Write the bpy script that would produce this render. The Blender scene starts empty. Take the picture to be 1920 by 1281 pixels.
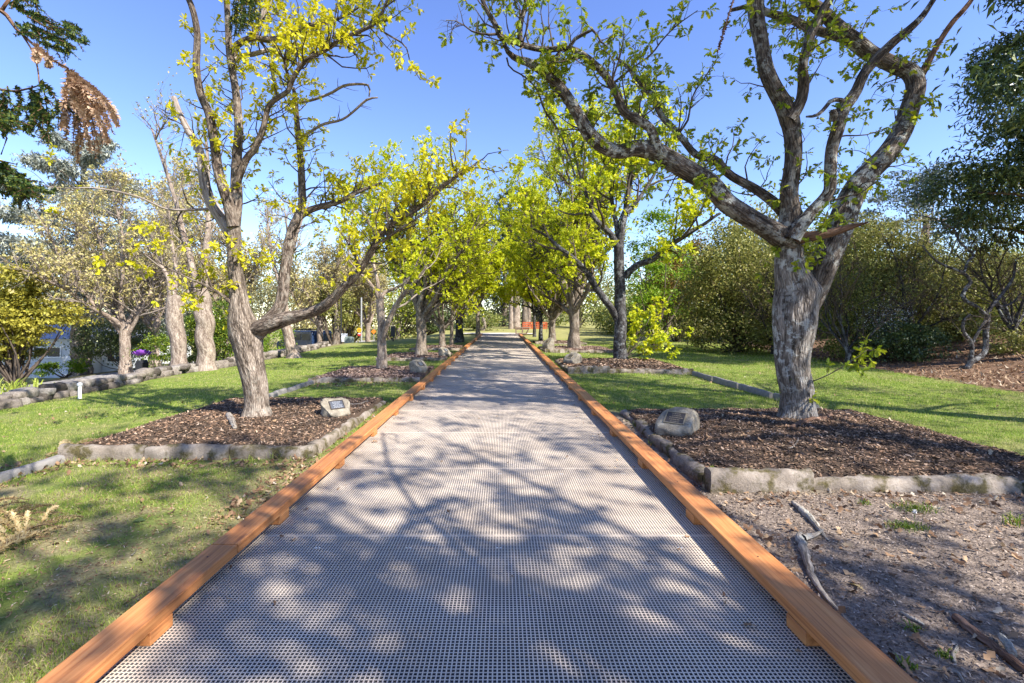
import bpy, math, random
import numpy as np

R = math.radians
F, VX, HY, CH = 880.0, 941.0, 594.0, 1.53      # photo focal length (px), vanishing point, horizon row, eye height
rng = np.random.default_rng(7)
random.seed(7)
scene = bpy.context.scene
COL = scene.collection

def P(px, py, d):
    return np.array([(px - VX) / F * d, d, CH - (py - HY) / F * d])

# ------------------------------------------------------------------ terrain
def smooth(t):
    t = np.clip(t, 0, 1); return t * t * (3 - 2 * t)

def gz(x, y):
    x = np.asarray(x, float); y = np.asarray(y, float)
    z = -0.09 - 0.03 * smooth((np.abs(x) - 2) / 4)
    z = z - 0.20 * smooth((-x - 5) / 6)
    z = z - 1.35 * smooth((-x - 11.3 + 5 * smooth((y - 30) / 12)) / 4.0)
    z = z - 1.9 * smooth((-x - 21) / 16)
    z = z + 1.1 * smooth((x - 9.6 - 0.14 * y) / 8)
    z = z + 0.018 * np.clip(y - 43, 0, 200) * smooth((x + 14) / 6)
    z = z + 0.012 * np.sin(x * 1.7 + 0.6 * y) + 0.010 * np.sin(y * 1.3 - 0.8 * x)
    return z

def gzf(x, y):
    return float(gz(x, y))

# ------------------------------------------------------------------ object helpers
def tag(o, label=None, cat=None, group=None, kind=None):
    if label: o['label'] = label
    if cat: o['category'] = cat
    if group: o['group'] = group
    if kind: o['kind'] = kind
    return o

def thing(name, label, cat, loc=(0, 0, 0), group=None, rot=0.0):
    o = bpy.data.objects.new(name, None)
    o.empty_display_size = 0.2
    COL.objects.link(o)
    o.location = [float(v) for v in loc]
    o.rotation_euler = (0, 0, rot)
    return tag(o, label, cat, group)

def link(name, me, parent=None, world=True):
    o = bpy.data.objects.new(name, me)
    COL.objects.link(o)
    if parent is not None:
        o.parent = parent
        if world:                                   # geometry given in world space
            o.location = [-v for v in parent.location]
    return o

def mk(name, V, faces, mats, parent=None, uv=None, smooth_=True, world=True):
    """faces: list of (int array (m,k), material index)"""
    me = bpy.data.meshes.new(name)
    V = np.asarray(V, np.float32)
    me.vertices.add(len(V)); me.vertices.foreach_set('co', V.ravel())
    li, ls, mi, off = [], [], [], 0
    for f, m in faces:
        f = np.asarray(f, np.int32)
        if not len(f): continue
        k = f.shape[1]
        li.append(f.ravel()); ls.append(off + np.arange(len(f), dtype=np.int32) * k)
        mi.append(np.full(len(f), m, np.int32)); off += f.size
    li = np.concatenate(li); ls = np.concatenate(ls); mi = np.concatenate(mi)
    me.loops.add(len(li)); me.loops.foreach_set('vertex_index', li)
    me.polygons.add(len(ls)); me.polygons.foreach_set('loop_start', ls)
    me.polygons.foreach_set('material_index', mi)
    me.polygons.foreach_set('use_smooth', np.full(len(ls), smooth_, bool))
    if uv is not None:
        l = me.uv_layers.new(name='UVMap')
        l.data.foreach_set('uv', np.asarray(uv, np.float32)[li].ravel())
    for m in (mats if isinstance(mats, (list, tuple)) else [mats]): me.materials.append(m)
    me.update(calc_edges=True); me.validate()
    return link(name, me, parent, world)

class MB:
    """collects boxes, lathes, prisms into one mesh"""
    def __init__(s): s.V = []; s.F = {}; s.n = 0
    def add(s, V, faces, m=0):
        V = np.asarray(V, float)
        for f in faces: s.F.setdefault((len(f), m), []).append([i + s.n for i in f])
        s.V.append(V); s.n += len(V)
    def box(s, c, d, m=0, rz=0.0, taper=1.0):
        x, y, z = [v / 2 for v in d]
        V = np.array([(-x, -y, -z), (x, -y, -z), (x, y, -z), (-x, y, -z), (-x * taper, -y * taper, z), (x * taper, -y * taper, z), (x * taper, y * taper, z), (-x * taper, y * taper, z)])
        ca, sa = math.cos(rz), math.sin(rz)
        V = np.c_[V[:, 0] * ca - V[:, 1] * sa, V[:, 0] * sa + V[:, 1] * ca, V[:, 2]] + np.array(c)
        s.add(V, [(0, 3, 2, 1), (4, 5, 6, 7), (0, 1, 5, 4), (1, 2, 6, 5), (2, 3, 7, 6), (3, 0, 4, 7)], m)
    def cyl(s, p0, p1, r0, r1=None, k=14, m=0):
        r1 = r0 if r1 is None else r1
        p0, p1 = np.array(p0, float), np.array(p1, float)
        t = (p1 - p0) / np.linalg.norm(p1 - p0)
        u = np.cross(t, (0, 0, 1) if abs(t[2]) < .9 else (1, 0, 0)); u /= np.linalg.norm(u); w = np.cross(t, u)
        a = np.linspace(0, 2 * math.pi, k, endpoint=False)
        ring = np.outer(np.cos(a), u) + np.outer(np.sin(a), w)
        V = np.vstack([p0 + ring * r0, p1 + ring * r1])
        s.add(V, [(j, (j + 1) % k, k + (j + 1) % k, k + j) for j in range(k)] + [tuple(range(k))[::-1], tuple(range(k, 2 * k))], m)
    def prism(s, prof, p, q, m=0):
        """prof: list of (u,v); p -> origin, extruded to q; u along +X, v along +Z"""
        n = len(prof); p, q = np.array(p, float), np.array(q, float)
        V = np.array([p + (u, 0, v) for u, v in prof] + [q + (u, 0, v) for u, v in prof])
        s.add(V, [(j, (j + 1) % n, n + (j + 1) % n, n + j) for j in range(n)] + [tuple(range(n))[::-1], tuple(range(n, 2 * n))], m)
    def build(s, name, mats, parent=None, world=True, bevel=0.0, smooth_=False):
        V = np.vstack(s.V)
        o = mk(name, V, [(np.array(f), m) for (k, m), f in s.F.items()], mats, parent, None, smooth_, world)
        if bevel:
            b = o.modifiers.new('bevel', 'BEVEL'); b.width = bevel; b.segments = 2; b.limit_method = 'ANGLE'
        return o

# ------------------------------------------------------------------ materials
def new_mat(name):
    m = bpy.data.materials.new(name); m.use_nodes = True
    nt = m.node_tree; nt.nodes.clear()
    return m, nt

def nd(nt, t, **kw):
    n = nt.nodes.new(t)
    for k, v in kw.items():
        if k in n.inputs.keys() if isinstance(k, str) else False: n.inputs[k].default_value = v
        else: setattr(n, k, v)
    return n

def ramp(nt, fac, stops, interp='LINEAR'):
    r = nt.nodes.new('ShaderNodeValToRGB'); r.color_ramp.interpolation = interp
    e = r.color_ramp.elements
    while len(e) > 1: e.remove(e[-1])
    e[0].position = stops[0][0]; e[0].color = (*stops[0][1], 1)
    for p, c in stops[1:]:
        x = e.new(p); x.color = (*c, 1)
    nt.links.new(fac, r.inputs[0])
    return r.outputs[0]

def g(v): return (v, v, v)

def tex_noise(nt, vec, scale, detail=4, rough=.55, dist=0.0):
    n = nt.nodes.new('ShaderNodeTexNoise')
    n.inputs['Scale'].default_value = scale; n.inputs['Detail'].default_value = detail
    n.inputs['Roughness'].default_value = rough; n.inputs['Distortion'].default_value = dist
    if vec is not None: nt.links.new(vec, n.inputs['Vector'])
    return n.outputs['Fac']

def tex_vor(nt, vec, scale, feature='F1', out='Distance', rnd=1.0):
    n = nt.nodes.new('ShaderNodeTexVoronoi'); n.feature = feature
    n.inputs['Scale'].default_value = scale; n.inputs['Randomness'].default_value = rnd
    if vec is not None: nt.links.new(vec, n.inputs['Vector'])
    return n.outputs[out]

def mapping(nt, vec, scale=(1, 1, 1), rot=(0, 0, 0)):
    n = nt.nodes.new('ShaderNodeMapping')
    n.inputs['Scale'].default_value = scale; n.inputs['Rotation'].default_value = rot
    nt.links.new(vec, n.inputs['Vector'])
    return n.outputs[0]

def mix(nt, fac, a, b, mode='MIX'):
    n = nt.nodes.new('ShaderNodeMix'); n.data_type = 'RGBA'; n.blend_type = mode
    for v, s in ((fac, n.inputs[0]), (a, n.inputs[6]), (b, n.inputs[7])):
        if isinstance(v, (int, float)): s.default_value = v
        elif isinstance(v, tuple): s.default_value = (*v, 1)
        else: nt.links.new(v, s)
    return n.outputs[2]

def math_(nt, op, a, b=0.0, clamp=False):
    n = nt.nodes.new('ShaderNodeMath'); n.operation = op; n.use_clamp = clamp
    for v, s in ((a, n.inputs[0]), (b, n.inputs[1])):
        if isinstance(v, (int, float)): s.default_value = v
        else: nt.links.new(v, s)
    return n.outputs[0]

def finish(nt, color, rough=.8, bump=None, bstr=.5, bdist=.01, metal=0.0, spec=.3, trans=0.0, tcol=None, coat=0):
    p = nt.nodes.new('ShaderNodeBsdfPrincipled')
    if isinstance(color, tuple): p.inputs['Base Color'].default_value = (*color, 1)
    else: nt.links.new(color, p.inputs['Base Color'])
    if isinstance(rough, (int, float)): p.inputs['Roughness'].default_value = rough
    else: nt.links.new(rough, p.inputs['Roughness'])
    p.inputs['Metallic'].default_value = metal
    p.inputs['Specular IOR Level'].default_value = spec
    p.inputs['Coat Weight'].default_value = coat
    if bump is not None:
        b = nt.nodes.new('ShaderNodeBump'); b.inputs['Strength'].default_value = bstr; b.inputs['Distance'].default_value = bdist
        nt.links.new(bump, b.inputs['Height']); nt.links.new(b.outputs[0], p.inputs['Normal'])
    out = nt.nodes.new('ShaderNodeOutputMaterial')
    sh = p.outputs[0]
    if trans:
        t = nt.nodes.new('ShaderNodeBsdfTranslucent')
        c = tcol if tcol is not None else color
        if isinstance(c, tuple): t.inputs[0].default_value = (*c, 1)
        else: nt.links.new(c, t.inputs[0])
        ms = nt.nodes.new('ShaderNodeMixShader'); ms.inputs[0].default_value = trans
        nt.links.new(sh, ms.inputs[1]); nt.links.new(t.outputs[0], ms.inputs[2]); sh = ms.outputs[0]
    nt.links.new(sh, out.inputs[0])

def coords(nt, which='Object'):
    return nt.nodes.new('ShaderNodeTexCoord').outputs[which]

def leaf_mat(name, stops, trans=.4, rough=.5, spec=.35):
    m, nt = new_mat(name)
    ge = nt.nodes.new('ShaderNodeNewGeometry')
    c = ramp(nt, ge.outputs['Random Per Island'], stops)
    n = tex_noise(nt, coords(nt), .9, 2)
    c = mix(nt, .55, c, ramp(nt, n, [(.3, g(.78)), (.7, g(1.15))]), 'MULTIPLY')
    finish(nt, c, rough, trans=trans, spec=spec)
    return m

def bark_mat(name, dark, mid, light, su=26, sv=7, lichen=None, lich_amt=.5, bd=.02):
    m, nt = new_mat(name)
    uv = coords(nt, 'UV')
    v = mapping(nt, uv, (su, sv, 1))
    warp = nt.nodes.new('ShaderNodeTexNoise'); warp.inputs['Scale'].default_value = 1.3; warp.inputs['Detail'].default_value = 3
    nt.links.new(v, warp.inputs['Vector'])
    vv = nt.nodes.new('ShaderNodeVectorMath'); vv.operation = 'MULTIPLY_ADD'
    nt.links.new(warp.outputs['Color'], vv.inputs[0]); vv.inputs[1].default_value = (1.1, 1.1, 0); nt.links.new(v, vv.inputs[2])
    d = tex_vor(nt, vv.outputs[0], 1.0, 'DISTANCE_TO_EDGE')
    plate = ramp(nt, d, [(0.0, g(0)), (.10, g(.35)), (.38, g(1))])
    fine = tex_noise(nt, mapping(nt, uv, (90, 40, 1)), 1, 5, .65)
    o = coords(nt)
    big = tex_noise(nt, o, 2.2, 4, .6)
    fur = tex_noise(nt, mapping(nt, uv, (su * .42, sv * .32, 1)), 1, 3, .6, .6)
    h = mix(nt, .35, plate, fine)
    h = mix(nt, .38, h, ramp(nt, fur, [(.36, g(0)), (.6, g(1))]))
    c = ramp(nt, h, [(.08, dark), (.42, mid), (.85, light)])
    c = mix(nt, .5, c, ramp(nt, big, [(.3, g(.6)), (.7, g(1.3))]), 'MULTIPLY')
    if lichen:
        l = tex_noise(nt, o, 9, 5, .7)
        l2 = tex_noise(nt, o, 1.3, 2)
        lf = math_(nt, 'MULTIPLY', ramp(nt, l, [(.5, g(0)), (.58, g(1))]), ramp(nt, l2, [(.38, g(0)), (.62, g(1))]))
        lf = math_(nt, 'MULTIPLY', lf, lich_amt)
        c = mix(nt, lf, c, lichen)
    finish(nt, c, .9, h, 1.0, bd, spec=.15)
    return m

def simple_mat(name, c, rough=.6, var=.15, scale=8, bump=.0, metal=0, spec=.4, coat=0):
    m, nt = new_mat(name)
    n = tex_noise(nt, coords(nt), scale, 5, .6)
    col = mix(nt, 1.0, c, ramp(nt, n, [(.25, g(1 - var)), (.75, g(1 + var))]), 'MULTIPLY')
    finish(nt, col, rough, n if bump else None, bump, .01, metal, spec, coat=coat)
    return m

M = {}
# oak leaves of the two sides and the avenue
M['leaf_yellow'] = leaf_mat('young_yellow_oak_leaf', [(0, (.52, .50, .016)), (.4, (.66, .61, .02)), (.75, (.76, .67, .024)), (1, (.44, .50, .02))], .45)
M['leaf_green'] = leaf_mat('young_green_oak_leaf', [(0, (.17, .25, .016)), (.5, (.30, .38, .02)), (.8, (.50, .50, .025)), (1, (.11, .18, .015))], .45)
M['leaf_mid'] = leaf_mat('avenue_oak_leaf', [(0, (.46, .54, .016)), (.4, (.60, .64, .02)), (.8, (.72, .68, .024)), (1, (.34, .45, .02))], .5)
M['leaf_fresh'] = leaf_mat('fresh_sucker_leaf', [(0, (.12, .24, .015)), (.5, (.2, .33, .02)), (1, (.32, .40, .03))], .45)
M['leaf_dark'] = leaf_mat('dark_evergreen_leaf', [(0, (.04, .07, .022)), (.6, (.085, .13, .036)), (.9, (.18, .22, .06)), (1, (.32, .34, .11))], .2, .4, .5)
M['leaf_olive'] = leaf_mat('olive_brown_leaf', [(0, (.12, .14, .03)), (.5, (.24, .25, .055)), (.85, (.42, .39, .10)), (1, (.19, .15, .05))], .3)
M['leaf_bush'] = leaf_mat('mid_green_bush_leaf', [(0, (.11, .155, .034)), (.5, (.23, .27, .055)), (.85, (.41, .41, .10)), (1, (.5, .45, .17))], .3)
M['leaf_gold'] = leaf_mat('golden_maple_leaf', [(0, (.26, .23, .03)), (.45, (.42, .38, .05)), (.8, (.52, .46, .07)), (1, (.16, .19, .03))], .35)
M['leaf_rust'] = leaf_mat('rust_tinted_leaf', [(0, (.22, .12, .03)), (.5, (.3, .2, .05)), (1, (.2, .2, .04))], .35)
M['leaf_tan'] = leaf_mat('tan_spring_bud', [(0, (.46, .38, .17)), (.5, (.58, .49, .2)), (1, (.42, .41, .13))], .3)
M['leaf_cedar'] = leaf_mat('blue_grey_cedar_needle', [(0, (.20, .235, .21)), (.5, (.33, .36, .31)), (1, (.46, .46, .34))], .2)
M['leaf_gum'] = leaf_mat('blue_gum_leaf', [(0, (.05, .08, .08)), (.6, (.09, .12, .11)), (1, (.14, .16, .12))], .2)
M['leaf_hedge'] = leaf_mat('bright_hedge_leaf', [(0, (.05, .10, .012)), (.5, (.12, .2, .02)), (.85, (.3, .34, .03)), (1, (.03, .06, .01))], .35)
M['leaf_white'] = leaf_mat('white_blossom', [(0, (.6, .62, .62)), (.36, (.72, .73, .72)), (.40, (.08, .12, .04)), (1, (.14, .18, .06))], .2)
M['needle_green'] = leaf_mat('fir_needle', [(0, (.02, .05, .02)), (.6, (.05, .10, .025)), (.9, (.2, .24, .04)), (1, (.3, .3, .05))], .25, .4)
M['needle_dead'] = leaf_mat('dead_fir_needle', [(0, (.30, .16, .09)), (.5, (.50, .33, .21)), (1, (.64, .48, .34))], .15)
M['needle_fallen'] = leaf_mat('fallen_fir_needle', [(0, (.35, .24, .10)), (.5, (.46, .35, .17)), (1, (.52, .43, .24))], .1)
M['leaf_far'] = leaf_mat('hazed_far_leaf', [(0, (.20, .20, .13)), (.4, (.30, .29, .17)), (.7, (.36, .33, .17)), (1, (.20, .24, .10))], .3)  # lightened tan-grey mix: distance haze put into the leaf colour
M['lily'] = leaf_mat('strap_leaf', [(0, (.2, .28, .03)), (.6, (.34, .40, .05)), (1, (.45, .46, .12))], .35)

M['bark_left'] = bark_mat('grey_beige_oak_bark', (.02, .014, .011), (.12, .09, .069), (.34, .275, .22), 50, 10, (.5, .46, .38), .4, .022)  # limb copy, darker: the limbs' shaded sides put into the colour
M['bark_right'] = bark_mat('lichen_grey_oak_bark', (.014, .011, .009), (.08, .062, .05), (.235, .195, .16), 40, 7, (.50, .51, .47), .85, .035)  # limb bark darkened to stand for the shaded side against the sky
M['lit_trunk_left'] = bark_mat('flaked_trunk_bark_lit', (.028, .021, .016), (.17, .132, .102), (.44, .365, .295), 50, 10, (.5, .46, .38), .5, .022)  # same flaked bark made lighter: light on the trunk put into the colour
M['lit_trunk_right'] = bark_mat('lichen_mottled_trunk_bark_lit', (.022, .018, .015), (.14, .118, .10), (.36, .32, .28), 40, 7, (.52, .53, .50), 1.0, .035)  # lichen-covered trunk, with its lit look also put into the lighter tone
M['bark_mid'] = bark_mat('avenue_oak_bark', (.03, .024, .018), (.16, .125, .095), (.34, .28, .22), 26, 8, (.4, .38, .33), .5)
M['bark_dark'] = bark_mat('dark_lichened_bark', (.012, .011, .012), (.045, .04, .038), (.12, .11, .11), 26, 8, (.35, .36, .35), .6)
M['bark_pale'] = bark_mat('pale_plane_bark', (.10, .07, .052), (.27, .21, .165), (.46, .385, .31), 22, 9)
M['bark_dead'] = bark_mat('dead_grey_wood', (.11, .085, .07), (.28, .23, .195), (.50, .45, .40), 60, 4, None, 0, .006)
M['stick'] = bark_mat('weathered_stick', (.09, .075, .06), (.27, .23, .185), (.50, .44, .37), 70, 10, (.36, .39, .36), .6, .006)
M['bark_twig'] = simple_mat('twig_bark', (.10, .078, .06), .9, .3, 6, spec=.15)
M['bark_twig_pale'] = simple_mat('pale_twig_bark', (.26, .215, .175), .9, .3, 6, spec=.15)
M['bark_brown'] = bark_mat('red_brown_bark', (.04, .022, .015), (.15, .085, .055), (.3, .19, .13), 30, 6)

# ------------------------------------------------------------------ tubes and leaves
def tubes(Pt, Rd, k=6, rough=0.0, seed=0):
    Pt = np.asarray(Pt, float); Rd = np.asarray(Rd, float)
    m, n, _ = Pt.shape
    T = np.gradient(Pt, axis=1); T /= np.linalg.norm(T, axis=2, keepdims=True) + 1e-9
    ref = np.eye(3)[np.argmin(np.abs(T.mean(1)), axis=1)][:, None, :]
    U = np.cross(T, np.broadcast_to(ref, T.shape)); U /= np.linalg.norm(U, axis=2, keepdims=True) + 1e-9
    W = np.cross(T, U)
    a = np.linspace(0, 2 * math.pi, k + 1)
    ring = U[:, :, None, :] * np.cos(a)[None, None, :, None] + W[:, :, None, :] * np.sin(a)[None, None, :, None]
    L = np.concatenate([np.zeros((m, 1)), np.cumsum(np.linalg.norm(np.diff(Pt, axis=1), axis=2), axis=1)], axis=1)
    Rr = np.repeat(Rd[:, :, None], k + 1, axis=2)
    if rough:
        r2 = np.random.default_rng(seed)
        nz = 0
        for q in range(14):
            ka = r2.integers(2, 4 + q // 2); kv = r2.uniform(.3, 3.2); ph = r2.uniform(0, 6.3)
            nz = nz + np.sin(ka * a[None, None, :] + kv * L[:, :, None] + ph) * (.6 + .5 * np.sin(1.9 * kv * L[:, :, None] + 2 * ph)) / (1 + .12 * ka)
        nz = nz + .5 * np.sin(3.1 * L[:, :, None] + 5 * r2.random()) + .45 * np.sin(7.3 * L[:, :, None] + 5 * r2.random() + a[None, None, :])
        Rr = Rr * (1 + rough * nz / 3.2)
    V = Pt[:, :, None, :] + Rr[..., None] * ring
    uv = np.stack([np.broadcast_to(a[None, None, :] * Rd.mean(1)[:, None, None], Rr.shape), np.broadcast_to(L[:, :, None], Rr.shape)], -1)
    idx = np.arange(m * n * (k + 1)).reshape(m, n, k + 1)
    Fq = np.stack([idx[:, :-1, :-1], idx[:, :-1, 1:], idx[:, 1:, 1:], idx[:, 1:, :-1]], -1).reshape(-1, 4)
    return V.reshape(-1, 3), Fq, uv.reshape(-1, 2)

def catmull(pts, r, N):
    pts = np.asarray(pts, float); r = np.asarray(r, float)
    seg = np.linalg.norm(np.diff(pts, axis=0), axis=1); s = np.r_[0, np.cumsum(seg)]
    q = np.linspace(0, s[-1], N)
    A = np.vstack([2 * pts[0] - pts[1], pts, 2 * pts[-1] - pts[-2]])
    i = np.clip(np.searchsorted(s, q, side='right') - 1, 0, len(pts) - 2)
    t = ((q - s[i]) / (seg[i] + 1e-9))[:, None]
    p0, p1, p2, p3 = A[i], A[i + 1], A[i + 2], A[i + 3]
    C = .5 * (2 * p1 + (p2 - p0) * t + (2 * p0 - 5 * p1 + 4 * p2 - p3) * t * t + (3 * p1 - p0 - 3 * p2 + p3) * t ** 3)
    return C, np.interp(q, s, r)

def leaf_template(kind):
    if kind == 'oak':
        side = [(.2, .05), (.34, .17), (.42, .08), (.57, .25), (.65, .12), (.80, .22), (.90, .09)]
        V = [(0, 0), (.31, 0), (.52, 0), (.74, 0), (1, 0)] + side + [(t, -w) for t, w in side]
        V = np.array([(t, w, .35 * abs(w) - .22 * t * t) for t, w in V])
        Fc = []
        for o, fl in ((5, False), (12, True)):
            s1, l1, n1, l2, n2, l3, n3 = range(o, o + 7)
            for f in ((0, s1, 1), (s1, l1, 1), (l1, n1, 1), (n1, 2, 1), (n1, l2, 2), (l2, n2, 2), (n2, 3, 2), (n2, l3, 3), (l3, n3, 3), (n3, 4, 3)):
                Fc.append(f[::-1] if fl else f)
        return V, np.array(Fc)
    if kind == 'lobe':                                   # lighter lobed leaf for mid distance
        V = np.array([(0, 0, 0), (.35, .26, .05), (.5, .12, .03), (.75, .3, .0), (1, 0, -.15), (.75, -.3, .0), (.5, -.12, .03), (.35, -.26, .05), (.5, 0, 0)])
        return V, np.array([(0, 1, 8), (1, 2, 8), (2, 3, 8), (3, 4, 8), (4, 5, 8), (5, 6, 8), (6, 7, 8), (7, 0, 8)])
    if kind == 'long':
        V = np.array([(0, 0, 0), (.45, .14, .03), (1, 0, -.18), (.45, -.14, .03)])
    elif kind == 'needle':
        V = np.array([(0, 0, 0), (.3, .07, .0), (1, 0, -.05), (.3, -.07, .0)])
    else:
        V = np.array([(0, 0, 0), (.5, .3, .07), (1, 0, -.12), (.5, -.3, .07)])
    return V, np.array([(0, 1, 2, 3)])

def unit(v):
    return v / (np.linalg.norm(v, axis=-1, keepdims=True) + 1e-9)

def expand_leaves(pos, axis, n, size, kind='quad', spread=1.0, droop=.25, r=rng, jit=.0, var=.5):
    pos = np.repeat(np.asarray(pos, float), n, axis=0); axis = np.repeat(np.asarray(axis, float), n, axis=0)
    m = len(pos)
    rv = unit(r.normal(size=(m, 3)))
    d = unit(axis * .55 + rv * spread - np.array([0, 0, droop]))
    if jit: pos = pos + r.normal(size=(m, 3)) * jit
    s = np.cross(d, unit(r.normal(size=(m, 3)) * .6 + np.array([0, 0, 1.0]))); s = unit(s)
    nn = np.cross(s, d)
    sz = size * (1 + var * r.uniform(-1, 1, size=(m, 1)))
    T, Fc = leaf_template(kind)
    V = pos[:, None, :] + sz[:, None, :] * (T[None, :, 0:1] * d[:, None, :] + T[None, :, 1:2] * s[:, None, :] + T[None, :, 2:3] * nn[:, None, :])
    k = len(T)
    Fa = (np.arange(m)[:, None, None] * k + Fc[None]).reshape(-1, Fc.shape[1])
    return V.reshape(-1, 3), Fa

class Tree:
    def __init__(s, name, label, base, bark, leaf, cat='tree', group=None, seed=1, kind='lobe', lsize=.08, ln=6, twig='bark_twig', crown='crown'):
        s.base = np.array(base, float)
        s.root = thing(name, label, cat, base, group)
        s.r = np.random.default_rng(seed); s.seed = seed
        s.bark, s.leaf, s.kind, s.lsize, s.ln, s.twig, s.crown = bark, leaf, kind, lsize, ln, twig, crown
        s.pl = {}; s.cp = []; s.ca = []; s.extra = []
        s.limbs = []
    def stem(s, pts, rad, part='limb', N=None, k=12, rough=.06, mat=None, keep=True, bulges=()):
        pts = np.asarray(pts, float)
        L = np.linalg.norm(np.diff(pts, axis=0), axis=1).sum()
        C, rr = catmull(pts, rad, N or max(6, int(L / .09)))
        if rough:
            q = np.linspace(0, L, len(C))[:, None]
            for h in range(4): C = C + np.sin(q * s.r.uniform(2, 9) + s.r.uniform(0, 6.3, (1, 3))) * rr[:, None] * .035 * np.minimum(1, q * 3)
        V, Fq, uv = tubes(C[None], rr[None], k, rough, s.seed * 31 + len(s.limbs))
        for (c, br, bh) in bulges:
            w = np.exp(-(np.linalg.norm(V - c, axis=1) / br) ** 2)[:, None]
            V = V + unit(V - np.repeat(C, k + 1, axis=0)) * bh * w * np.array([1, 1, .55])
        # close the tip
        n = len(V); V = np.vstack([V, C[-1] + (C[-1] - C[-2]) / (np.linalg.norm(C[-1] - C[-2]) + 1e-9) * rr[-1] * .5]); uv = np.vstack([uv, uv[-1]])
        cap = np.array([(n - k - 1 + j, n - k + j, n) for j in range(k)])
        mk(part, V, [(Fq, 0), (cap, 0)], M[mat or s.bark], s.root, uv)
        if keep: s.limbs.append((C, rr))
        return C, rr
    def path(s, p, d, L, n, wander=.25, up=.15):
        pts = [p]; d = unit(np.array(d, float)); st = L / (n - 1)
        rv = s.r.normal(size=(n, 3)) * wander
        for i in range(n - 1):
            d = d + rv[i]; d[2] += up; d = d / math.sqrt(d @ d)
            p = p + d * st; pts.append(p)
        return np.array(pts)
    def poly(s, pts, r0, r1=.3):
        n = len(pts)
        s.pl.setdefault(n, []).append((pts, np.linspace(r0, r0 * r1, n)))
    def shoot(s, C, rr, count, L=(.4, 1.0), t=(.3, 1), up=.15, out=1.0, levels=1, kids=3, leafp=1.0, r0=.012, along=.5, wander=.22, tipleaf=True, bias=(0, 0, 0)):
        """twigs along a polyline, with sub-twigs and leaf clusters"""
        n = len(C)
        for _ in range(count):
            u = s.r.uniform(*t) * (n - 1); i = min(int(u), n - 2); f = u - i
            p = C[i] * (1 - f) + C[i + 1] * f; tg = C[i + 1] - C[i]; tg = tg / (math.sqrt(tg @ tg) + 1e-9)
            rd = s.r.normal(size=3); rd -= tg * (rd @ tg); rd /= math.sqrt(rd @ rd) + 1e-9
            d = rd * out + tg * along + np.array([0, 0, up * 2]) + np.array(bias)
            l = s.r.uniform(*L) * (1 - .35 * u / n)
            rb = min(r0 * (.5 + l), rr[i] * .7)
            if levels <= 1:
                pts = s.path(p, d, l, 4, wander, up)
                s.poly(pts, rb * .7)
                if s.r.random() < leafp:
                    s.cp.append(pts[-1]); s.ca.append(pts[-1] - pts[-2])
                    if s.r.random() < .55:
                        s.cp.append(pts[-2]); s.ca.append(rd)
            else:
                pts = s.path(p, d, l, 6, wander, up)
                s.poly(pts, rb)
                if tipleaf and s.r.random() < leafp: s.cp.append(pts[-1]); s.ca.append(pts[-1] - pts[-2])
                s.shoot(pts, np.linspace(rb, rb * .3, 6), kids, (L[0] * .42, L[1] * .5), (.25, 1), up * .8, out, levels - 1, max(2, kids - 1), leafp, r0 * .7, along, wander)
    def done(s, sides=4, lsize=None):
        V, faces, off = [], [], 0
        uvs = []
        for n, lst in s.pl.items():
            v, f, uv = tubes(np.array([a for a, b in lst]), np.array([b for a, b in lst]), sides)
            V.append(v); faces.append((f + off, 0)); off += len(v); uvs.append(uv)
        if s.cp:
            ax = unit(np.array(s.ca))
            v, f = expand_leaves(np.array(s.cp), ax, s.ln, lsize or s.lsize, s.kind, 1.0, .2, s.r)
            V.append(v); faces.append((f + off, 1)); off += len(v); uvs.append(np.zeros((len(v), 2)))
        for v, f in s.extra:
            V.append(v); faces.append((f + off, 1)); off += len(v); uvs.append(np.zeros((len(v), 2)))
        if V: mk(s.crown, np.vstack(V), faces, [M[s.twig], M[s.leaf]], s.root, np.vstack(uvs))
        return s.root

def trace(lst, d0, d1=None):
    """pixel polyline (px,py,width px) -> world points and radii; depth runs d0 -> d1"""
    n = len(lst); d1 = d0 if d1 is None else d1
    ds = np.linspace(d0, d1, n)
    pts = np.array([P(a, b, d) for (a, b, w), d in zip(lst, ds)])
    return pts, np.array([w / 2 * d / F / math.sqrt(1 + ((a - VX) / F) ** 2 + .5 * ((b - HY) / F) ** 2) for (a, b, w), d in zip(lst, ds)])

# ================================================================== SETTING
BEDS = {}   # name -> x0,x1,y0,y1,top

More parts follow.
